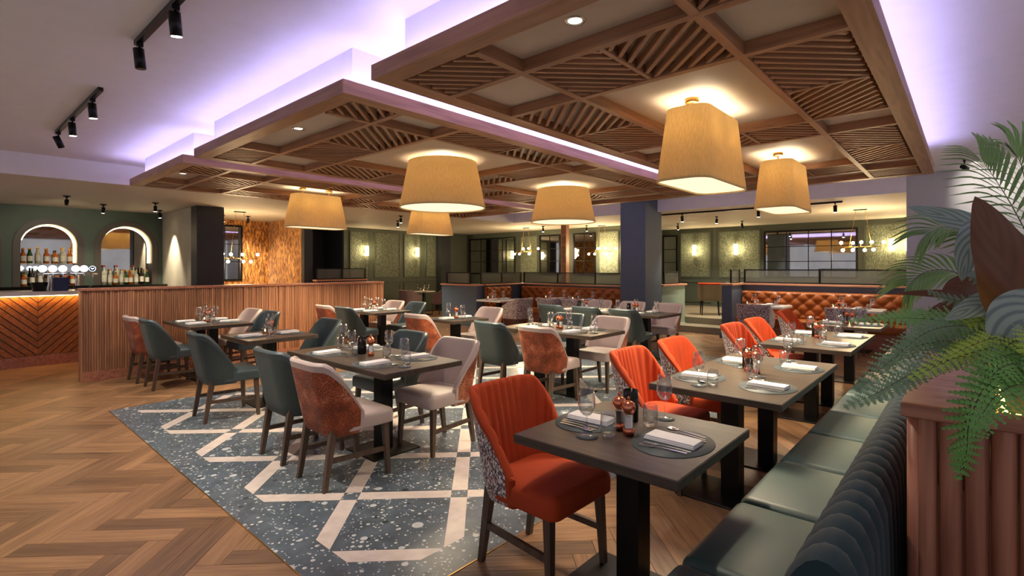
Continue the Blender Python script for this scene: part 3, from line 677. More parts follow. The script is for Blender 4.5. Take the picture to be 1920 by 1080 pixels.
# ================================================================== bar
bt = thing('bar_counter', 'bar counter with chevron oak boards under a stone top', 'bar counter', (1.0, 10.55, 0)); mv = Matrix.Translation((-1.0, -10.55, 0))
obj('carcass', MB().box(-2.4, 3.2, 10.58, 11.2, 0, 1.07).xf(mv), 'charcoal', bt)
obj('plinth', MB().box(-2.4, 3.2, 10.545, 10.6, 0, .16).xf(mv), 'rosy_wood_y', bt)
obj('top', MB().cbox(-2.45, 3.25, 10.43, 11.25, 1.075, 1.135, .006).xf(mv), 'pale_marble', bt)
obj('led_strip', MB().box(-2.4, 3.2, 10.5, 10.52, 1.066, 1.074).xf(mv), 'led_warm', bt)
HP = .6; xc = .973
for seg in range(-3, 4):
    xa, xb_ = xc + seg * HP, xc + (seg + 1) * HP
    up = seg % 2 == 0           # boards rise away from the V
    for k in range(-7, 10):
        z0 = .16 + k * .115; z1 = z0 + .1
        poly = [(xa, z0), (xb_, z0 + HP), (xb_, z1 + HP), (xa, z1)] if up else [(xa, z0 + HP), (xb_, z0), (xb_, z1), (xa, z1 + HP)]
        poly = clip(poly, xa + .002, xb_ - .002, .165, 1.06)
        if poly and area(poly) > .002:
            obj('chevron_board', MB().loft([[(px, 10.58, pz) for px, pz in poly], [(px, 10.556, pz) for px, pz in poly]]).xf(mv), 'bar_wood', bt)
tp = thing('beer_tap_font', 'chrome beer font with six round lit badges on the bar', 'beer taps', (1.36, 10.9, 1.135))
obj('rail', MB().tube([(-.36, 0, .26), (.38, 0, .26)], .022, 10), 'steel', tp)
for sx in (-.22, .12): obj('column', MB().lathe([(.04, 0), (.03, .02), (.026, .25)], 12, (sx, 0, 0)), 'steel', tp)
for k, px in enumerate((1.055, 1.175, 1.295, 1.455, 1.56, 1.667)):
    bd = obj('badge', MB().lathe([(.001, -.012), (.05, -.012), (.055, 0), (.05, .012), (.001, .012)], 20).xf(Matrix.Translation((px - 1.36, -.03, .345)) @ Matrix.Rotation(R(90), 4, 'X')), 'badge' if k < 5 else 'blue_plastic', tp)
    obj('tap_spout', MB().tube([(px - 1.36, -.02, .26), (px - 1.36, -.08, .25), (px - 1.36, -.09, .19)], .009, 6), 'steel', tp)
    if k == 5:
        obj('emblem', MB().lathe([(.04, 0), (.046, 0)], 20).add([(-.026, .01, 0), (0, -.016, 0), (.026, .01, 0), (.012, .014, 0), (0, .002, 0), (-.012, .014, 0)], [(0, 1, 4, 5), (1, 2, 3, 4)]).xf(Matrix.Translation((px - 1.36, -.044, .345)) @ Matrix.Rotation(R(90), 4, 'X')), 'badge', bd)
tag(obj('till', MB().cbox(-.09, .09, -.08, .08, 0, .21, .01).box(-.07, .07, -.09, -.078, .06, .18), 'blue_plastic', None, (1.24, 10.66, 1.135)), 'dark blue card terminal box on the bar top', 'till')
tag(obj('ice_bucket', MB().lathe([(.001, 0), (.08, 0), (.1, .13), (.106, .135), (.1, .13), (.078, .01), (.001, .01)], 20), 'dark_glass', None, (1.0, 10.66, 1.135)), 'dark glass bucket next to the blue till', 'bucket')
tag(obj('serving_bowl', MB().lathe([(.001, 0), (.05, 0), (.11, .05), (.12, .07), (.108, .052), (.045, .006), (.001, .006)], 20), 'dark_glass', None, (1.5, 10.64, 1.135)), 'low dark bowl on the bar top beside the partition', 'bowl')
bb = thing('back_bar', 'dark back bar shelf under the arched mirrors', 'shelf', (1.5, 13.7, 0))
obj('body', MB().box(-3.8, 1.85, -.25, .2, 0, 1.08), 'charcoal', bb); obj('top', MB().cbox(-3.85, 1.88, -.28, .2, 1.08, 1.13, .005), 'dark_glass', bb)
for k in range(4): obj('fridge_door', MB().cbox(-3.6 + k * 1.3, -2.4 + k * 1.3, -.275, -.25, .1, 1.02, .008), 'dark_glass', bb)
gs = tag(obj('glass_shelf', MB().cbox(-.42, .42, -.12, .1, 0, .012, .003), 'smoked', None, (1.455, AY + .12, 1.57)), 'thin glass shelf in the arch behind the beer taps', 'shelf')
def bottle(kind, liquid, cap, h=.3, r=.037):
    t = thing('bottle', '', 'bottle'); q = {'tall': (.6, .72), 'square': (.66, .74), 'wine': (.58, .76)}[kind]
    obj('body', MB().lathe([(.001, 0), (r, .004), (r, h * q[0]), (.014, h * q[1]), (.013, h * .93)], 12), liquid, t)
    obj('label', MB().lathe([(r + .001, h * .15), (r + .001, h * .48)], 12), 'label_paper', t); obj('cap', MB().lathe([(.016, h * .9), (.016, h), (.001, h)], 10), cap, t)
    return t
protos = [bottle('tall', 'clear_spirit', 'cap_gold', .33), bottle('square', 'amber', 'cap_black', .27, .042), bottle('wine', 'green_bottle', 'cap_gold', .31), bottle('tall', 'dark_bottle', 'cap_black', .36), bottle('square', 'clear_spirit', 'cap_red', .42, .045), bottle('tall', 'amber', 'cap_gold', .31)]
pn = ['clear bottle with gold cap', 'squat amber bottle with black cap', 'green bottle with gold cap', 'tall dark bottle with black cap', 'large clear bottle with red cap', 'slim amber bottle with gold cap']
used = set()
def put_bottle(k, x, y, z, where, g):
    lab = pn[k] + ' ' + where
    if k not in used:
        used.add(k); o = protos[k]; o.location = (x, y, z); o['label'] = lab; o['group'] = g
    else: dup(protos[k], (x, y, z), random.random() * 6, lab, g)
for k, px in zip((4, 0, 1, 0, 2, 5, 0, 3, 2), (2.33, 2.43, 2.53, 2.63, 2.72, 2.80, 2.90, 3.0, 3.1)): put_bottle(k, px, AY - .02, SILL, 'along the front of the arch by the plaster wall', 'front bottles in the arch by the plaster wall')
for k, px in zip((4, 0, 4, 0, 5, 4, 3, 0), (2.36, 2.47, 2.58, 2.69, 2.79, 2.88, 3.02, 3.12)): put_bottle(k, px, AY + .14, SILL, 'at the back of the arch by the plaster wall', 'rear bottles in the arch by the plaster wall')
for k, px in zip((1, 3, 0, 5, 1, 5, 1), (1.08, 1.2, 1.32, 1.45, 1.57, 1.69, 1.82)): put_bottle(k, px, AY + .02, SILL, 'below the glass shelf behind the taps', 'bottles under the glass shelf')
for k, px in zip((5, 2, 0, 5, 1, 0, 5), (1.08, 1.18, 1.3, 1.43, 1.56, 1.68, 1.8)): put_bottle(k, px, AY + .14, 1.582, 'on the glass shelf behind the taps', 'bottles on the glass shelf')
for k, px in zip((0, 5, 3), (.35, .46, .58)): put_bottle(k, px, AY, SILL, 'in the arch farthest from the plaster wall', 'bottles in the far arch')

# ================================================================== green bench with channelled back
bn = thing('banquette_bench', 'green leather bench with fluted teal velvet back running along the planter', 'bench', (1.3, .4, 0))
BX0, BX1 = 1.42, 8.3
prof_seat = lambda y: .46 - .0 * y
xs = [1.42] + [1.775 + .64 * k for k in range(11)]; xs = [q for q in xs if q < BX1] + [BX1]
for xa, xb_ in zip(xs, xs[1:]):
    obj('seat_cushion', MB().rbox(xa - 1.3 + .003, xb_ - 1.3 - .003, -.06, .385, .27, .455, .045, crown=.012), 'bench_leather', bn)
obj('base', MB().box(BX0 - 1.3, BX1 - 1.3, -.22, .33, 0, .28), 'charcoal', bn)
def back_profile(t):    # (y, z, ny, nz): up the face, over the roll, down the rear
    pts = [(.0, .40), (-.005, .5), (-.02, .6), (-.05, .70), (-.09, .77), (-.135, .795), (-.18, .77), (-.20, .70), (-.205, .5), (-.205, .3)]
    k = t * (len(pts) - 1); i = min(int(k), len(pts) - 2); f = k - i
    y = pts[i][0] * (1 - f) + pts[i + 1][0] * f; z = pts[i][1] * (1 - f) + pts[i + 1][1] * f
    dy, dz = pts[i + 1][0] - pts[i][0], pts[i + 1][1] - pts[i][1]; l = math.hypot(dy, dz)
    return y, z, dz / l, -dy / l
CH = .105; x = BX0
while x < BX1 - .01:
    rings = []
    for k in range(9):
        u = k / 8; bl = .01 * math.sin(PI * u) ** .6
        rings.append([(x - 1.3 + CH * u, y + ny * bl, z + nz * bl) for y, z, ny, nz in (back_profile(t / 17) for t in range(18))])
    q = MB().loft(rings, False, False, 0, True)
    if x == BX0: q.add([(x - 1.3, y, z) for y, z, _, _ in (back_profile(t / 17) for t in range(18))], [tuple(range(18))])
    obj('back_flute', q, 'bench_velvet', bn); x += CH

# ================================================================== planter
pl = thing('planter_divider', 'tall planter of half round wooden battens with a flat cap beside the bench', 'planter', (2.0, .16, 0))
PZ = 1.08; PY0, PY1, PXL = -.75, 0, 1.3
obj('core', MB().box(.045, PXL - .04, PY0 + .05, -.045, 0, PZ - .25), 'rosy_wood', pl)
obj('liner', MB().box(.09, PXL - .11, -.24, -.22, PZ - .25, PZ - .045).box(.05, .09, PY0 + .05, -.22, PZ - .25, PZ - .045), 'rosy_wood', pl)
bm_ = MB(); k = 10; bm_.loft([[(-.029 * math.sin(PI * j / k), -.028 * math.cos(PI * j / k), z) for j in range(k + 1)] for z in (0, PZ - .045)], False, False, 0, True)
bm_.add([(.0, -.028, 0), (.0, .028, 0), (.0, .028, PZ - .045), (.0, -.028, PZ - .045)], [(0, 1, 2, 3)])
bm = bm_.mesh('batten', 'rosy_wood')
y = -.06
while y > PY0: obj('batten', bm, None, pl, (.045, y, 0)); y -= .0585
bs = Matrix.Rotation(R(-90), 4, 'Z')
x = .1
while x < PXL - .05: obj('batten', bm, None, pl, (x, -.04, 0), R(-90)); x += .0585
obj('corner_post', MB().tube([(.05, -.04, 0), (.05, -.04, PZ - .045)], .028, 12), 'rosy_wood', pl)
for a in ((0, .05, PY0, PY1 - .22), (0, PXL, PY1 - .22, PY1), (.05, PXL, PY0, PY0 + .13), (PXL - .11, PXL, PY0 + .13, PY1 - .22)):
    obj('cap_board', MB().cbox(*a, PZ - .045, PZ, .004), 'rosy_wood_y', pl)
obj('soil', MB().box(.09, PXL - .1, PY0 + .12, PY1 - .24, PZ - .25, .93), 'soil', pl)
for a in ((.1, PXL - .13, PY1 - .246, PY1 - .241), (.1, .106, PY0 + .14, PY1 - .25)):
    obj('led_strip', MB().box(*a, .97, PZ - .01), 'planter_glow', pl)

# ================================================================== tufted orange banquettes
def tufted(w, h, d0=.075, a=.26, b=.22, ny=None):       # panel in local x (0..w), z (0..h), bulging towards -y
    nx = int(w / .022); nz = int(h / .022); g = []
    for j in range(nz + 1):
        row = []
        for i in range(nx + 1):
            u, v = w * i / nx, h * j / nz
            f = abs(math.sin(PI * (u / a + v / b)) * math.sin(PI * (u / a - v / b))) ** .45
            e = min(1, min(v, h - v) / .04) ** .5 if min(v, h - v) > 0 else 0
            row.append((u, -d0 * (.35 + .65 * f) * e, v))
        g.append(row)
    return MB().loft(g, False, False, 0, True)
def tuft_bench(label, segs, loc):
    t = thing('tufted_banquette', label, 'banquette', loc); mv = Matrix.Translation(-Vector(loc))
    for axis, c, a0, a1 in segs:      # 'y': back plane at x = c facing -x ; 'x': back plane at y = c facing -y
        w = a1 - a0
        if axis == 'y': Tm = Matrix.Translation((c, a1, 0)) @ Matrix.Rotation(R(-90), 4, 'Z')
        else: Tm = Matrix.Translation((a0, c, 0))
        Tm = mv @ Tm
        obj('back_cushion', tufted(w, .56).xf(Tm @ Matrix.Translation((0, -.02, .44))), 'tan_leather', t)
        obj('back_board', MB().box(0, w, -.03, .06, .1, 1.0).xf(Tm), 'tan_leather', t)
        n = max(1, round(w / .75))
        for k in range(n): obj('seat_cushion', MB().rbox(w * k / n + .003, w * (k + 1) / n - .003, -.56, -.06, .3, .46, .04, crown=.01).xf(Tm), 'tan_leather', t)
        obj('base', MB().box(0, w, -.52, -.03, 0, .31).xf(Tm), 'rosy_wood_y', t)
    return t
tuft_bench('deep-buttoned tan leather banquette by the grey wall', [('y', 11.7, .8, 3.68)], (11.2, 2.2, 0))
tuft_bench('buttoned tan leather corner banquette left of the blue column', [('y', 10.72, 5.8, 9.18), ('x', 9.2, 9.28, 10.16)], (10.2, 7.5, 0))

# ================================================================== tables
def table(name, label, x0, x1, y0, y1, posts, top='table_wood', base=.22, pw_=.11, along='x', z=.75):
    t = thing('dining_table', label, 'table', ((x0 + x1) / 2, (y0 + y1) / 2, 0)); hx, hy = (x1 - x0) / 2, (y1 - y0) / 2
    obj('table_top', MB().cbox(-hx, hx, -hy, hy, z - .042, z, .004), top, t)
    for px, py in posts:
        obj('post', MB().box(px - pw_ / 2, px + pw_ / 2, py - pw_ / 2, py + pw_ / 2, .012, z - .042), 'black_metal', t)
        bx_, by_ = (.21, base) if along == 'x' else (base, .21)
        obj('base_plate', MB().cbox(px - bx_, px + bx_, py - by_, py + by_, 0, .013, .002), 'black_metal', t)
    t['zt'] = z; return t
TB = {
 'T1': ('small dark table with one orange chair at the end of the green bench', 1.72, 2.5, .76, 1.53, [(0, 0)]),
 'T2': ('long dark table beside the green bench with two red chairs, next to the single-chair table', 3.06, 4.63, .76, 1.55, [(-.39, 0), (.39, 0)]),
 'T3': ('long dark table with four mixed chairs at the terrazzo corner', 2.07, 2.80, 3.05, 4.57, [(0, -.2)]),
 'T4': ('small dark table with two green chairs between the terrazzo corner and the slatted partition', 2.07, 2.82, 5.44, 6.22, [(0, 0)]),
 'T5': ('long dark table standing against the slatted partition towards the bar', 2.07, 2.82, 7.24, 8.45, [(0, -.2), (0, .3)]),
 'T6': ('long dark table by the far end of the slatted partition', 4.72, 5.45, 7.25, 8.42, [(0, -.25), (0, .3)]),
 'T7': ('small dark table with one rust-backed and one mauve chair', 4.73, 5.42, 5.32, 6.02, [(0, 0)]),
 'T8': ('long dark table with four chairs under the round drum pendants', 4.69, 5.42, 3.05, 4.45, [(0, -.2), (0, .3)]),
 'T9': ('longest dark table lined with green and mauve chairs before the blue column', 7.3, 8.1, 3.53, 5.75, [(0, -.7), (0, .7)]),
 'T2b': ('long dark table beside the green bench, second beyond the single-chair table', 5.38, 6.95, .78, 1.56, [(-.39, 0), (.39, 0)]),
 'T2c': ('small dark table at the far end of the green bench', 7.62, 8.4, .8, 1.56, [(0, 0)]),
}
for k, v in TB.items():
    base = .3 if k in ('T1', 'T2', 'T2b', 'T2c') else .22
    table(k, *v, along='x' if k in ('T1', 'T2', 'T2b', 'T2c') else 'y', base=base)
TW = {
 'B1': ('white topped table in the inner corner of the corner banquette', 8.35, 9.1, 7.85, 8.6, [(0, 0)]),
 'B2': ('long white topped table before the corner banquette near the blue column', 9.5, 10.2, 6.15, 7.75, [(0, -.45), (0, .45)]),
 'B3': ('white topped table of the deep-buttoned banquette beside the half wall end', 10.55, 11.28, 2.62, 3.38, [(0, 0)]),
 'B4': ('white topped table of the deep-buttoned banquette next to the grey wall', 10.6, 11.35, 1.1, 1.92, [(0, 0)]),
}
for k, v in TW.items(): table(k, *v, top='pale_marble', pw_=.09)
rt = thing('round_table', 'round pale table on a dark pedestal before the panelled sconce wall', 'table', (10.2, 12.9, 0))
obj('table_top', MB().lathe([(.001, .72), (.36, .72), (.37, .73), (.37, .745), (.36, .75), (.001, .75)], 32), 'pale_marble', rt)
obj('post', MB().lathe([(.26, 0), (.26, .015), (.04, .03), (.035, .72)], 20), 'black_metal', rt)
ft = thing('round_table', 'small dark round table on the raised floor beside the brown chair', 'table', (13.5, 4.55, .3))
obj('table_top', MB().lathe([(.001, .71), (.34, .71), (.35, .72), (.35, .745), (.001, .75)], 28), 'table_wood', ft)
obj('post', MB().lathe([(.24, 0), (.24, .015), (.035, .03), (.035, .71)], 16), 'black_metal', ft)

# ================================================================== chairs
def smooth(t): t = max(0, min(1, t)); return t * t * (3 - 2 * t)
def shell_path(hw, yb, yf, r, q=1):
    P = []; k = 5 * q; n = 8 * q; m = 7 * q
    for i in range(k): P.append((hw, yf + (yb + r - yf) * i / k))
    for i in range(n): a = PI / 2 * i / n; P.append((hw - r + r * math.cos(a), yb + r - r * math.sin(a)))
    for i in range(m + 1): P.append((hw - r - (hw - r) * i / m, yb))
    return P + [(-x, y) for x, y in P[-2::-1]]
def chair_shell(inner_mat, outer_mat, t, flute=False, top=.86, hw=.247, side=.5, yf=.0, lean=.2, zb=.36):
    P = shell_path(hw, -.245, yf, .13, 3 if flute else 1); n = len(P); cum = [0]
    for a, b in zip(P, P[1:]): cum.append(cum[-1] + math.hypot(b[0] - a[0], b[1] - a[1]))
    tot = cum[-1]; nor = []
    for i in range(n):
        a, b = P[max(i - 1, 0)], P[min(i + 1, n - 1)]; dx, dy = b[0] - a[0], b[1] - a[1]; l = math.hypot(dx, dy); nor.append((-dy / l, dx / l))
    sgn = -1 if nor[0][0] < 0 else 1
    m = 12; outer = []; inner = []; rimb = []
    for i in range(n):
        s = abs(2 * cum[i] / tot - 1); nx, ny = nor[i][0] * sgn, nor[i][1] * sgn
        q = (s - .47) / .53; e = .09; q = 0 if q < -e else (q + e) ** 2 / (4 * e) if q < e else q
        zt = top - (top - side) * q; co, ci = [], []
        for j in range(m + 1):
            v = j / m; z = zb + (zt - zb) * v; back = max(0, -ny)
            f = lean * (z - .42) * (.32 + .75 * back) - .014 * max(0, 1 - (z - zb) / .09) ** 2
            fl = .016 * abs(math.sin(PI * (cum[i] - tot / 2) / .05)) if flute and s < .86 else .016 if flute else 0
            th = .048 - (.016 - fl if flute else 0)
            dx, dy = 0, 0
            co.append((P[i][0] + nx * f, P[i][1] + ny * f, z)); ci.append((P[i][0] + nx * (f - th), P[i][1] + ny * (f - th), z))
        lift = .02
        r1 = tuple(a * .85 + b * .15 + (0, 0, lift * .7)[k] for k, (a, b) in enumerate(zip(co[-1], ci[-1])))
        r2 = tuple(a * .5 + b * .5 + (0, 0, lift)[k] for k, (a, b) in enumerate(zip(co[-1], ci[-1])))
        r3 = tuple(a * .15 + b * .85 + (0, 0, lift * .7)[k] for k, (a, b) in enumerate(zip(co[-1], ci[-1])))
        outer.append(co); inner.append([co[-1], r1, r2, r3] + ci[::-1]); rimb.append([co[-2], co[-1]])
    ed = 3 if flute else 1
    o = MB().loft([c[:-1] for c in outer[ed:-ed]], False, False, 0, True); i_ = MB().loft(inner, False, False, 0, True)
    i_.loft(rimb, False, False, 0, True); i_.loft([c[:-1] for c in outer[:ed + 1]], False, False, 0, True); i_.loft([c[:-1] for c in outer[-ed - 1:]], False, False, 0, True)
    for e in (0, n - 1):        # rounded front edge closing the wing
        nose = [((a[0] + b[0]) / 2, (a[1] + b[1]) / 2 + .02, a[2]) for a, b in zip(outer[e], inner[e][4:][::-1])]
        i_.loft([outer[e], nose, inner[e][4:][::-1]], False, False, 0, True)
        i_.add([outer[e][-1], inner[e][1], inner[e][2], inner[e][3], inner[e][4], nose[-1]], [(0, 1, 2, 3, 4, 5)])
    obj('backrest', i_, inner_mat, t); obj('back_cover', o, outer_mat, t)
def seat_mb(hw=.243, y0=-.2, y1=.265, z0=.375, z1=.478, rr=.125, rf=.05):
    def plan(k):
        out = []
        for cx, cy, r, t0 in ((hw - rf, y1 - rf, rf, 0), (-hw + rf, y1 - rf, rf, 90), (-hw + rr, y0 + rr, rr, 180), (hw - rr, y0 + rr, rr, 270)):
            out += [(cx + (r - min(k, r * .95)) * math.cos(R(t0 + 15 * j)) - max(0, k - r * .95) * math.copysign(1, cx), cy + (r - min(k, r * .95)) * math.sin(R(t0 + 15 * j)) - max(0, k - r * .95) * math.copysign(1, cy)) for j in range(7)]
        return out
    lv = [(.02, z0), (.004, z0 + .006), (0, z0 + .016), (0, z1 - .03), (.004, z1 - .012), (.014, z1 - .002), (.04, z1 + .006), (.1, z1 + .014), (.18, z1 + .017)]
    return MB().loft([[(x, y, z) for x, y in plan(k)] for k, z in lv], True, True, 0, True)
def legs(t, m='leg_wood', zs=.41, stretch=True):
    for sx in (-1, 1):
        obj('leg', MB().bar((sx * .2, .2, zs), (sx * .215, .22, 0), .042, .042, w2=.028, h2=.028), m, t)
        obj('leg', MB().bar((sx * .18, -.19, zs), (sx * .185, -.255, 0), .042, .046, w2=.028, h2=.03), m, t)
        if stretch: obj('stretcher', MB().bar((sx * .207, .2, .19), (sx * .185, -.22, .2), .02, .032), m, t)
    obj('rail', MB().bar((-.18, -.2, .375), (.18, -.2, .375), .024, .045), m, t)
def chair(kind):
    t = thing('dining_chair', '', 'chair')
    inn, out, seat = {'green': ('green_leather', 'green_fabric', 'green_leather'), 'mauve': ('mauve_leather', 'rust_velvet', 'mauve_leather'), 'red': ('red_velvet', 'tweed', 'red_velvet')}[kind]
    obj('seat', seat_mb(), seat, t)
    chair_shell(inn, out, t, kind == 'red', .87 if kind == 'red' else .85)
    legs(t); return t
proto = {k: chair(k) for k in ('green', 'mauve', 'red')}; first = {k: True for k in proto}
desc = {'green': 'green fabric chair', 'mauve': 'rust-backed mauve chair', 'red': 'orange-red fluted velvet chair'}
def put_chair(kind, x, y, rz, where, group=None):
    lab = desc[kind] + ' ' + where
    rz += R(random.uniform(-2.5, 2.5))
    if first[kind]:
        first[kind] = False; o = proto[kind]; o.location = (x, y, 0); o.rotation_euler = (0, 0, rz); o['label'] = lab
        if group: o['group'] = group
    else: o = dup(proto[kind], (x, y, 0), rz, lab, group)
    return o
FX, NX, NY = R(-90), R(90), R(180)      # facing +x, -x, -y
put_chair('red', 2.02, 1.60, NY, 'alone at the small table by the planter')
put_chair('red', 3.45, 1.64, NY, 'at the first long bench table, nearer the single-chair table')
put_chair('red', 4.22, 1.64, NY, 'at the first long bench table, farther from the single-chair table')
put_chair('red', 5.75, 1.66, NY, 'at the second long bench table, towards the single-chair table')
put_chair('red', 6.52, 1.66, NY, 'at the second long bench table, towards the tufted banquette')
put_chair('red', 7.98, 1.68, NY, 'at the small table at the far end of the bench')
for tb, rows in {
  'the terrazzo corner table': [('green', 1.97, 4.05, FX), ('mauve', 1.95, 3.37, FX), ('green', 2.84, 4.12, NX), ('mauve', 2.80, 3.37, NX)],
  'the small all-green-chair table': [('green', 1.94, 5.62, FX), ('green', 2.92, 5.86, NX)],
  'the table against the partition': [('green', 1.96, 7.55, FX), ('mauve', 1.92, 8.18, FX), ('green', 2.92, 7.55, NX), ('mauve', 2.92, 8.18, NX)],
  'the table at the partition end': [('green', 4.6, 7.55, FX), ('mauve', 4.58, 8.15, FX), ('green', 5.56, 7.55, NX), ('mauve', 5.52, 8.15, NX)],
  'the small mauve-chair table': [('mauve', 4.6, 5.66, FX), ('mauve', 5.56, 5.66, NX)],
  'the table under the drum pendants': [('green', 4.55, 4.2, FX), ('mauve', 4.55, 3.5, FX), ('green', 5.52, 4.1, NX), ('mauve', 5.5, 3.42, NX)]}.items():
    for kind, x, y, rz in rows:
        twins = [r for r in rows if r[0] == kind]
        side = 'on the open floor side of ' if rz == FX else 'on the column side of '
        put_chair(kind, x, y, rz, (side + tb).strip())
for y in (3.95, 4.65, 5.35):
    put_chair('green', 7.22, y, FX, 'in the row of green chairs at the longest table', 'green chairs at the longest table')
    put_chair('mauve', 8.3, y, NX, 'in the row of mauve chairs at the longest table', 'mauve chairs at the longest table')
def tub(label, x, y, rz, cloth, seat, leg='leg_wood', z=0, inner=None):
    t = thing('tub_chair', label, 'chair', (x, y, z), rz)
    obj('seat', seat_mb(.26, -.22, .27, .365, .47), seat, t)
    chair_shell(inner or cloth, cloth, t, False, .8, .275, .62, .2, .16)
    for sx in (-1, 1):
        obj('leg', MB().bar((sx * .2, .2, .38), (sx * .22, .23, 0), .036, .036, w2=.022, h2=.022), leg, t); obj('leg', MB().bar((sx * .18, -.19, .38), (sx * .2, -.25, 0), .036, .036, w2=.022, h2=.022), leg, t)
    return t
tub('tweed tub chair turned side-on at the inner corner banquette table', 8.65, 7.6, 0, 'tweed', 'tweed')
for y in (6.35, 7.05): tag(tub('tweed tub chair facing the corner banquette near the blue column', 9.25, y, FX, 'tweed', 'tweed'), group='tweed chairs of the corner banquette')
tub('tweed tub chair facing the deep-buttoned banquette beside the half wall end', 10.25, 3.0, FX, 'tweed', 'tweed')
tub('tweed tub chair facing the deep-buttoned banquette next to the grey wall', 10.25, 1.55, FX, 'tweed', 'tweed')
tub('mauve tub chair left of the round pale table', 9.55, 12.7, FX, 'tub_mauve', 'tub_mauve')
tub('mauve tub chair right of the round pale table', 10.45, 12.3, R(20), 'tub_mauve', 'tub_mauve')
tub('brown tub chair with orange inner back on the raised floor beyond the steps', 13.0, 4.9, R(-66), 'tub_brown', 'tub_brown', 'black_metal', .3, 'red_velvet')

# ================================================================== tableware
def lathe_obj(name, prof, mat, par, n=20): return obj(name, MB().lathe(prof, n), mat, par)
def wine_glass(n=20, parts=True):
    t = thing('wine_glass', '', 'wine glass')
    bowl = [(.004, .088), (.018, .093), (.032, .11), (.0385, .135), (.037, .165), (.031, .212), (.030, .212), (.036, .165), (.0372, .135), (.031, .112), (.016, .096), (.001, .093)]
    lathe_obj('bowl', bowl, 'glass', t, n); lathe_obj('stem', [(.0045, .006), (.0035, .03), (.0035, .075), (.005, .09)], 'glass', t, 8); lathe_obj('foot', [(.036, 0), (.036, .002), (.012, .005), (.0045, .008)], 'glass', t, n)
    return t
def tumbler(n=18):
    t = thing('water_tumbler', '', 'tumbler')
    lathe_obj('wall', [(.027, .004), (.034, .012), (.036, .05), (.033, .1), (.032, .1), (.0345, .05), (.031, .016)], 'glass', t, n)
    lathe_obj('base', [(.001, 0), (.026, 0), (.030, .006), (.028, .012), (.001, .009)], 'glass', t, n); return t
def mill(kind):
    t = thing(kind + '_mill', '', 'mill')
    lathe_obj('base', [(.001, 0), (.026, 0), (.026, .028), (.022, .032)], 'copper', t, 18)
    lathe_obj('filling', [(.017, .033), (.017, .085), (.001, .085)], 'salt' if kind == 'salt' else 'pepper', t, 14)
    lathe_obj('body', [(.021, .032), (.019, .06), (.021, .098)], 'glass', t, 16)
    h = lathe_obj('head', [(.021, .098), (.027, .104), (.032, .122), (.028, .142), (.014, .152), (.006, .153), (.006, .158), (.001, .16)], 'copper', t, 20)
    lathe_obj('knob', [(.001, .158), (.008, .162), (.006, .17), (.001, .172)], 'copper', h, 10); return t
def candle():
    t = thing('candle_holder', '', 'candle holder')
    lathe_obj('cup', [(.001, 0), (.036, 0), (.038, .003), (.037, .15), (.035, .15), (.035, .006), (.001, .006)], 'dark_glass', t, 22)
    w = lathe_obj('candle', [(.022, .006), (.022, .085), (.001, .085)], 'candle_wax', t, 14); lathe_obj('flame', [(.001, .09), (.005, .098), (.001, .115)], 'flame', w, 8); return t
def glow_candle():
    t = thing('tealight_glass', '', 'tealight')
    lathe_obj('cup', [(.001, 0), (.03, 0), (.034, .05), (.036, .07), (.034, .07), (.032, .05), (.001, .004)], 'smoked', t, 16)
    lathe_obj('flame', [(.001, .022), (.008, .034), (.001, .055)], 'flame', t, 8); return t
def napkin():
    t = thing('napkin', '', 'napkin')
    for k in range(3): obj('fold', MB().rbox(-.052 + k * .002, .052 - k * .003, -.112, .112 - k * .003, k * .0068, k * .0068 + .0085, .0042, n=3), 'napkin', t)
    return t
def flat(path, w, th=.003):      # a cutlery blank: (y, half width, height) stations
    rings = []
    for y, hw, z in path: rings.append([(-hw, y, z), (hw, y, z), (hw, y, z + th), (-hw, y, z + th)])
    return MB().loft(rings, True, True, 0, False)
def cutlery(kind):
    t = thing(kind, '', kind)
    obj('handle', flat([(-.1, .006, 0), (-.095, .0085, 0), (-.05, .006, .002), (.0, .0035, .004), (.03, .0035, .004)], 0), 'steel', t)
    if kind == 'knife': obj('blade', flat([(.03, .0045, .003), (.05, .009, .001), (.09, .0095, .001), (.105, .004, .001)], 0, .0018), 'steel', t)
    elif kind == 'fork':
        hd = obj('neck', flat([(.03, .0035, .004), (.045, .0115, .002), (.055, .012, .001)], 0, .002), 'steel', t)
        for k in range(4): obj('tine', MB().box(-.0115 + k * .0065, -.008 + k * .0065, .055, .1, .0015, .0032), 'steel', hd)
    else: obj('bowl', MB().lathe([(.001, .001), (.012, .003), (.018, .008), (.017, .009), (.011, .005), (.001, .003)], 16).xf(Matrix.Translation((0, .062, 0)) @ Matrix.Diagonal((1, 1.7, 1, 1))), 'steel', t)
    return t
def mat_(): return obj('placemat', MB().lathe([(.001, 0), (.2, 0), (.201, .0015), (.2, .003), (.001, .003)], 40, sy=.82), 'mat_leather')
def coaster(): return obj('coaster', MB().lathe([(.001, 0), (.05, 0), (.05, .003), (.001, .003)], 24), 'mat_leather')
W = {'glass': wine_glass(), 'tumbler': tumbler(), 'salt': mill('salt'), 'pepper': mill('pepper'), 'candle': candle(), 'tea': glow_candle(), 'napkin': napkin(),
     'fork': cutlery('fork'), 'knife': cutlery('knife'), 'spoon': cutlery('spoon'), 'mat': tag(mat_(), 'x', 'placemat'), 'coaster': tag(coaster(), 'x', 'coaster')}
WL = {'glass': 'clear stemmed wine glass', 'tumbler': 'clear water tumbler', 'salt': 'copper topped salt mill', 'pepper': 'copper topped pepper mill', 'candle': 'dark mirrored candle cup', 'tea': 'lit tealight in smoked glass', 'napkin': 'folded white napkin',
      'fork': 'steel fork', 'knife': 'steel knife', 'spoon': 'steel spoon', 'mat': 'oval grey-green placemat', 'coaster': 'round grey-green coaster'}
wfirst = {k: True for k in W}
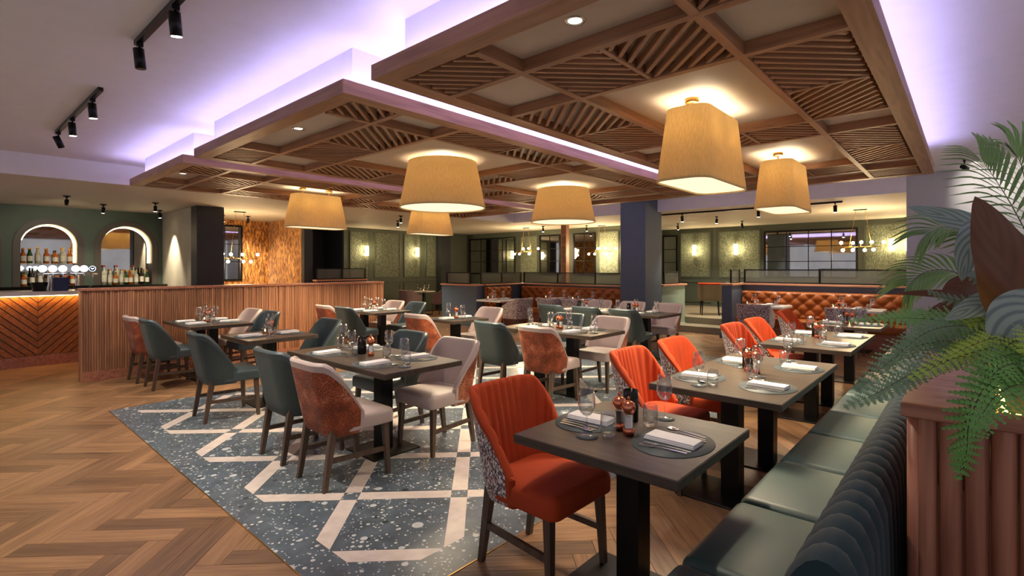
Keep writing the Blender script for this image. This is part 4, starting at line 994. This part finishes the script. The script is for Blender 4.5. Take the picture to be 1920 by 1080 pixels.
def put(k, x, y, z, rz, where, group, pre=''):
    lab = pre + WL[k] + ' ' + where
    if wfirst[k]:
        wfirst[k] = False; o = W[k]; o.location = (x, y, z); o.rotation_euler = (0, 0, rz); o['label'] = lab
    else: o = dup(W[k], (x, y, z), rz, lab)
    if group: o['group'] = group
    return o
def setting(cx, cy, out, where, g, z=.75, full=True, glass_side=1, second=True, gu=.25, gv=.09, tu=.06, tv=.065):
    # out: unit vector pointing at the diner; local x = diner's right, local y = away from diner
    ox, oy = out; rx, ry = -oy, ox; ax_, ay_ = -ox, -oy; rz = math.atan2(ay_, ax_) - PI / 2
    L = lambda u, v: (cx + rx * u + ax_ * v, cy + ry * u + ay_ * v)
    put('mat', *L(0, 0), z, rz, where, g('placemats'))
    put('napkin', *L(0, -.0), z + .0035, rz + R(random.uniform(-5, 5)), where, g('napkins'))
    if full:
        put('fork', *L(-.085, -.01), z + .0035, rz + R(4), where, g('forks'), 'inner '); put('fork', *L(-.115, -.005), z + .0035, rz + R(8), where, g('forks'), 'outer ')
        put('knife', *L(.085, -.01), z + .0035, rz, where, g('knives'), 'inner '); put('knife', *L(.115, 0), z + .0035, rz - R(4), where, g('knives'), 'outer ')
        put('spoon', *L(.145, .01), z + .0035, rz - R(6), where, g('spoons'))
    else:
        put('fork', *L(-.085, -.01), z + .0035, rz + R(4), where, g('forks')); put('knife', *L(.085, -.01), z + .0035, rz, where, g('knives'))
    u, v = gu * glass_side, gv
    if full: put('coaster', *L(u, v), z, 0, where, g('coasters'))
    put('glass', *L(u, v), z + (.0035 if full else .0005), random.random() * 6, where, g('wine glasses'))
    if second: put('tumbler', *L(u - tu * glass_side, v + tv), z + .0005, random.random() * 6, where, g('tumblers'))
TN = {'T1': 'on the single-chair table', 'T2': 'on the bench table next to the single-chair table', 'T3': 'on the table at the terrazzo corner', 'T4': 'on the small table by the terrazzo corner table',
      'T5': 'on the table against the slatted partition', 'T6': 'on the table by the far end of the partition', 'T7': 'on the small two-chair table', 'T8': 'on the table under the drum pendants',
      'T9': 'on the longest table', 'T2b': 'on the second long bench table', 'T2c': 'on the small table at the bench end', 'B1': 'on the corner white topped table', 'B2': 'on the long white topped table', 'B3': 'on the white topped table by the half wall end', 'B4': 'on the white topped table by the grey wall', 'R': 'on the round pale table'}
SHORT = {'T1': 'the single-chair table', 'T2': 'long bench table near planter', 'T2b': 'long bench table near banquette', 'T2c': 'the small table at the bench end',
         'T3': 'the terrazzo corner table', 'T4': 'the small all-green-chair table', 'T5': 'the table against the partition', 'T6': 'the table at the partition end', 'T7': 'the small mauve-chair table',
         'T8': 'the table under the drum pendants', 'T9': 'the longest table', 'B1': 'the corner white topped table', 'B2': 'the long white topped table', 'B3': 'the white table by the half wall end', 'B4': 'the white table by the grey wall'}
for key, (lab, x0, x1, y0, y1, posts) in {**TB, **TW}.items():
    where = TN[key]; g = lambda s, w=where: s + ' ' + w; sh = SHORT[key]
    cx, cy = (x0 + x1) / 2, (y0 + y1) / 2; full = key in ('T1', 'T2', 'T3', 'T8', 'T2b')
    if key in ('T1', 'T2', 'T2b', 'T2c'):
        cols = [(cx, '')] if x1 - x0 < 1 else [(x0 + .39, 'planter-end '), (x1 - .39, 'banquette-end ')]
        for c, end in cols:
            w1, w2 = 'at ' + end + 'bench place of ' + sh, 'at ' + end + 'chair place of ' + sh
            if key == 'T1':
                setting(2.09, .945, (0, -1), w1, g, gu=.3, gv=.18, tu=.15, tv=0); setting(2.12, 1.375, (0, 1), w2, g, gu=.21, gv=.11, tu=.065, tv=.07)
            else:
                setting(c, y0 + .18, (0, -1), w1, g, full=full, gu=.28, gv=.14, tu=.12, tv=.0); setting(c, y1 - .18, (0, 1), w2, g, full=full, gu=.24, gv=.09)
        mids = [(2.06, 1.17)] if key == 'T1' else [(cx, cy)]
    elif key[0] == 'T':
        rows = [(cy, 'green' if key == 'T4' else 'mauve')] if y1 - y0 < 1 else ([(y0 + .38, 'mauve' if key in ('T3', 'T8') else 'green'), (y1 - .4, 'green' if key in ('T3', 'T8') else 'mauve')] if y1 - y0 < 1.8 else [(y0 + .42, ''), (cy, ''), (y1 - .42, '')])
        for r, c in rows:
            ca, cb = (c, c) if c else ('green', 'mauve')
            setting(x0 + .17, r, (-1, 0), 'before ' + ca + ' floor-side chair of ' + sh, g, full=full); setting(x1 - .17, r, (1, 0), 'before ' + cb + ' column-side chair of ' + sh, g, full=full)
        mids = [(cx, cy)] if y1 - y0 < 1.8 else [(cx, cy - .5), (cx, cy + .5)]
    else:
        rows = [cy] if y1 - y0 < 1 else [y0 + .4, y1 - .4]
        for r in rows: setting(x0 + .17, r, (-1, 0), 'at chair place of ' + sh, g, full=False); setting(x1 - .17, r, (1, 0), 'at banquette place of ' + sh, g, full=False)
        mids = [(cx, r + .24) for r in rows]
    for mx_, my_ in mids:
        put('salt', mx_ - .01, my_ - .035, .7505, 0, where, None if len(mids) == 1 else g('salt mills')); put('pepper', mx_ + .03, my_ + .035, .7505, 0, where, None if len(mids) == 1 else g('pepper mills'))
        put('candle' if key in ('T1', 'T2', 'T3', 'T2b', 'T9', 'T2c') else 'tea', mx_ + (.19 if key == 'T1' else .13 if key in ('T2', 'T2b', 'T2c') else .0), my_ + (.065 if key in ('T1', 'T2', 'T2b', 'T2c') else .12), .7505, 0, where, None if len(mids) == 1 else g('candles'))
where = TN['R']
for a in range(3):
    put('glass', 10.2 + .2 * math.cos(a * 2.1), 12.9 + .2 * math.sin(a * 2.1), .7505, 0, where, 'wine glasses ' + where)
    put('tumbler', 10.2 + .13 * math.cos(a * 2.1 + 1), 12.9 + .13 * math.sin(a * 2.1 + 1), .7505, 0, where, 'tumblers ' + where)
put('napkin', 10.05, 12.65, .7505, 0, where, None); put('tea', 10.2, 12.9, .7505, 0, where, None)
put('tumbler', 13.4, 4.62, 1.0505, 0, 'on the small dark round table', None)


# ================================================================== plants in the planter
def spline(pts, n):
    pts = [Vector(p) for p in pts]; P = [pts[0] * 2 - pts[1]] + pts + [pts[-1] * 2 - pts[-2]]; out = []
    for k in range(n + 1):
        t = k / n * (len(pts) - 1); i = min(int(t), len(pts) - 2); f = t - i; a, b, c, d = P[i:i + 4]
        out.append(.5 * ((2 * b) + (c - a) * f + (2 * a - 5 * b + 4 * c - d) * f * f + (3 * b - a - 3 * c + d) * f ** 3))
    return out
NRM = Vector((-.55, -.3, .78)).normalized()
LNRM = Vector((-.88, -.12, .46)).normalized()
def frame(P, i, N_=None):
    t = (P[min(i + 1, len(P) - 1)] - P[max(i - 1, 0)]).normalized(); s = t.cross(N_ or NRM).normalized(); return t, s, s.cross(t).normalized()
def blade(mb, P, hw, peak=.42, fold=.25, mi=0, wave=0, N_=None):
    g = []; uv = []; n = len(P) - 1
    for i, p in enumerate(P):
        u = i / n; t, s, nn = frame(P, i, N_); w_ = hw * (math.sin(PI * u ** (math.log(.5) / math.log(peak))) ** .75 if 0 < u < 1 else 0) + .0008
        for j in range(-3, 4):
            v = j / 3; g.append(p + s * w_ * v + nn * (abs(v) * w_ * fold - w_ * .12 * v * v * 2 + wave * w_ * math.sin(u * 22) * v * v)); uv.append((u + .001, v))
    fs = [(i * 7 + j, i * 7 + j + 1, (i + 1) * 7 + j + 1, (i + 1) * 7 + j) for i in range(n) for j in range(6)]
    mb.add(g, fs, mi, True, uv)
def pinna(mb, p, d, nn, L, w_, teeth=5):
    d = d.normalized(); s = d.cross(nn).normalized(); vs = [p]; uv = [(.001, 0)]
    mid = [p + d * L * k / teeth for k in range(teeth + 1)]; ed = []
    for sd in (-1, 1):
        e = []
        for k in range(teeth):
            ww = w_ * (1 - k / teeth) ** .7; e += [p + d * L * (k + .05) / teeth + s * sd * ww * .35, p + d * L * (k + .75) / teeth + s * sd * ww + nn * ww * .15]
        ed.append(e)
    o = mid; vs = mid + ed[0] + ed[1]; nt = len(mid); uv = [(.1 + .1 * k, 0) for k in range(nt)] + [(.3, .9)] * (4 * teeth); fs = []
    for q, sd in enumerate((0, 1)):
        b0 = nt + q * 2 * teeth
        for k in range(teeth):
            f = (k, b0 + 2 * k, b0 + 2 * k + 1, k + 1); fs.append(f if q else f[::-1])
    mb.add(vs, fs, 0, False, uv)
def plant(name, label, cat, mat, rows):
    root = Vector(rows[0][1][0]); t = thing(name, label, cat, root); rows = list(rows)
    for kind, pts, wd in list(rows):
        if kind == 'f':
            for q in range(1):
                jit = Vector((random.uniform(-.05, .12), random.uniform(-.13, .01), random.uniform(-.01, .08))); m_ = len(pts) - 1
                rows.append((kind, [tuple(Vector(p) + jit * (k / m_) ** .7) for k, p in enumerate(pts)], wd * random.uniform(.75, 1)))
    for kind, pts, wd in rows:
        pts = [Vector(p) - root for p in pts]
        if kind == 'f':
            P = spline(pts, 90); mb = MB().tube([P[k] for k in range(0, 91, 3)], [.0032 * (1 - k / 34) for k in range(31)], 5, 1); acc = 0; start = 20
            for i in range(start, 90):
                acc += (P[i] - P[i - 1]).length
                if acc > .0165:
                    acc = 0; u = (i - start) / (90 - start); tt, s, nn = frame(P, i); L = wd * (math.sin(PI * (.16 + .84 * u)) ** .8 * .85 + .12)
                    for sd in (-1, 1): pinna(mb, P[i], s * sd + tt * .38 - nn * .18 * random.random(), nn, L * random.uniform(.88, 1.08), .0125)
            obj('frond', mb, [mat, 'stem_dark'], t)
        elif kind == 'p':
            P = spline(pts, 60); mb = MB().tube([P[k] for k in range(0, 61, 3)], [.005 * (1 - k / 23) for k in range(21)], 5, 1)
            for i in range(26, 60, 2):
                u = (i - 26) / 34; tt, s, nn = frame(P, i)
                for sd in (-1, 1):
                    L = wd * (.55 + .45 * math.sin(PI * (.2 + .7 * u))); d = (s * sd * (1 - .5 * u) + tt * (.5 + .5 * u)).normalized()
                    Q = spline([P[i], P[i] + d * L * .5 + nn * L * .05, P[i] + d * L - Vector((0, 0, L * .22))], 7); blade(mb, Q, .0085, .4, .2)
            obj('frond', mb, [mat, 'stem_dark'], t)
        else:
            P = spline(pts, 40); k0 = 10
            lf = obj('leaf', (lambda m: (blade(m, P[k0:], wd, .45, .22, 0, .06, LNRM), m)[1])(MB()), mat, t)
            obj('petiole', MB().tube(P[:k0 + 8:2], .0045, 6), 'stem_dark', lf)
    return t
PLANTS = {
'fern_green': [
   ('f', [(2.35, -0.36, 0.93), (2.297, -0.136, 1.164), (2.402, -0.058, 1.261), (2.409, 0.038, 1.301), (2.37, 0.171, 1.314), (2.273, 0.339, 1.296)], 0.075),
   ('f', [(2.35, -0.36, 0.93), (2.124, -0.153, 1.162), (1.965, -0.096, 1.224), (1.857, -0.035, 1.189), (1.827, -0.001, 1.09), (1.848, 0.006, 0.997), (1.858, 0.024, 0.921)], 0.065),
   ('f', [(2.35, -0.36, 0.93), (2.091, -0.161, 1.139), (1.923, -0.109, 1.187), (1.807, -0.054, 1.174), (1.753, -0.009, 1.095)], 0.085),
   ('f', [(2.35, -0.36, 0.93), (2.163, -0.167, 1.158), (2.061, -0.127, 1.245), (1.969, -0.069, 1.253), (1.882, -0.003, 1.217)], 0.07),
],
'fern_dark': [
   ('f', [(2.7, -0.36, 0.93), (2.487, -0.154, 1.137), (2.389, -0.045, 1.219), (2.292, 0.064, 1.247), (2.157, 0.17, 1.212), (2.031, 0.281, 1.085)], 0.085),
   ('f', [(2.7, -0.36, 0.93), (2.41, -0.143, 1.13), (2.201, -0.029, 1.218), (2.036, 0.095, 1.195), (1.912, 0.203, 1.121), (1.825, 0.286, 1.072)], 0.05),
   ('f', [(2.7, -0.36, 0.93), (2.564, -0.165, 1.145), (2.552, -0.076, 1.261), (2.528, 0.025, 1.285), (2.474, 0.115, 1.252), (2.445, 0.193, 1.197)], 0.07),
   ('f', [(2.7, -0.36, 0.93), (2.499, -0.167, 1.155), (2.52, -0.116, 1.296), (2.513, -0.033, 1.358), (2.501, 0.055, 1.384), (2.468, 0.123, 1.413)], 0.06),
],
'fern_lime': [
   ('f', [(2.5, -0.42, 0.93), (2.302, -0.172, 1.135), (2.16, -0.088, 1.251), (2.022, 0.02, 1.236), (1.896, 0.131, 1.173)], 0.055),
   ('f', [(2.5, -0.42, 0.93), (2.235, -0.172, 1.146), (2.137, -0.138, 1.252), (2.077, -0.101, 1.286), (2.029, -0.077, 1.266), (2.0, -0.06, 1.214)], 0.05),
   ('f', [(2.5, -0.42, 0.93), (2.307, -0.178, 1.135), (2.38, -0.11, 1.272), (2.324, -0.017, 1.251), (2.253, 0.063, 1.215)], 0.055),
],
'palm': [
   ('p', [(3.0, -0.36, 0.93), (3.173, -0.245, 1.182), (3.301, -0.238, 1.504), (3.299, -0.161, 1.749), (3.297, -0.084, 1.93), (3.287, -0.043, 2.01)], 0.3),
   ('p', [(3.0, -0.36, 0.93), (3.173, -0.245, 1.182), (3.15, -0.219, 1.572), (3.127, -0.193, 1.779), (3.104, -0.168, 1.94), (3.08, -0.142, 1.998)], 0.28),
   ('p', [(3.0, -0.36, 0.93), (3.285, -0.22, 1.167), (3.327, -0.117, 1.504), (3.361, -0.006, 1.661), (3.3, 0.093, 1.701), (3.264, 0.162, 1.663)], 0.22),
   ('p', [(3.0, -0.36, 0.93), (3.285, -0.22, 1.167), (3.294, -0.08, 1.353), (3.243, 0.052, 1.478), (3.187, 0.159, 1.478), (3.152, 0.228, 1.412)], 0.2),
],
'calathea': [
   ('l', [(2.35, -0.36, 0.93), (2.727, -0.196, 1.384), (2.731, -0.081, 1.607), (2.674, 0.043, 1.693), (2.599, 0.186, 1.744)], 0.052),
   ('l', [(2.35, -0.36, 0.93), (2.487, -0.154, 1.393), (2.545, -0.069, 1.638), (2.503, -0.007, 1.59), (2.479, 0.021, 1.45)], 0.055),
   ('l', [(2.35, -0.36, 0.93), (2.307, -0.178, 1.24), (2.2, -0.16, 1.36), (2.1, -0.106, 1.325), (2.05, -0.096, 1.135)], 0.085),
   ('l', [(2.35, -0.36, 0.93), (2.487, -0.154, 1.247), (2.508, -0.102, 1.428), (2.485, -0.047, 1.474), (2.464, 0.007, 1.472)], 0.035),
   ('l', [(2.35, -0.36, 0.93), (2.416, -0.149, 1.236), (2.412, -0.085, 1.375), (2.379, -0.018, 1.365), (2.334, 0.063, 1.317)], 0.045),
],
'bronze': [
   ('l', [(2.5, -0.42, 0.93), (2.524, -0.195, 1.155), (2.41, -0.143, 1.325), (2.329, -0.082, 1.538), (2.268, -0.014, 1.734)], 0.095),
   ('l', [(2.5, -0.42, 0.93), (2.583, -0.186, 1.145), (2.717, -0.111, 1.32), (2.689, -0.004, 1.42), (2.64, 0.08, 1.408)], 0.07),
   ('l', [(2.5, -0.42, 0.93), (2.571, -0.172, 1.145), (2.662, -0.05, 1.34), (2.619, 0.073, 1.394), (2.513, 0.222, 1.398)], 0.022),
   ('l', [(2.5, -0.42, 0.93), (2.571, -0.172, 1.145), (2.607, -0.063, 1.304), (2.581, 0.041, 1.34), (2.522, 0.137, 1.305)], 0.05),
],
}
plant('fern', 'bright green fern spilling over the cap of the planter', 'fern', 'fern_green', PLANTS['fern_green'])
plant('fern', 'dark grey-green fern reaching over the bench', 'fern', 'fern_dark', PLANTS['fern_dark'])
plant('fern', 'yellow-green fern in the middle of the planter', 'fern', 'fern_lime', PLANTS['fern_lime'])
plant('palm', 'palm with narrow arching leaflets rising behind the planter foliage', 'palm', 'palm_green', PLANTS['palm'])
plant('calathea_plant', 'broad grey-green leaves with dark blotches in the planter', 'houseplant', 'calathea', PLANTS['calathea'])
plant('bronze_leaf_plant', 'large brown leathery leaves standing in the planter', 'houseplant', 'bronze_leaf', PLANTS['bronze'])
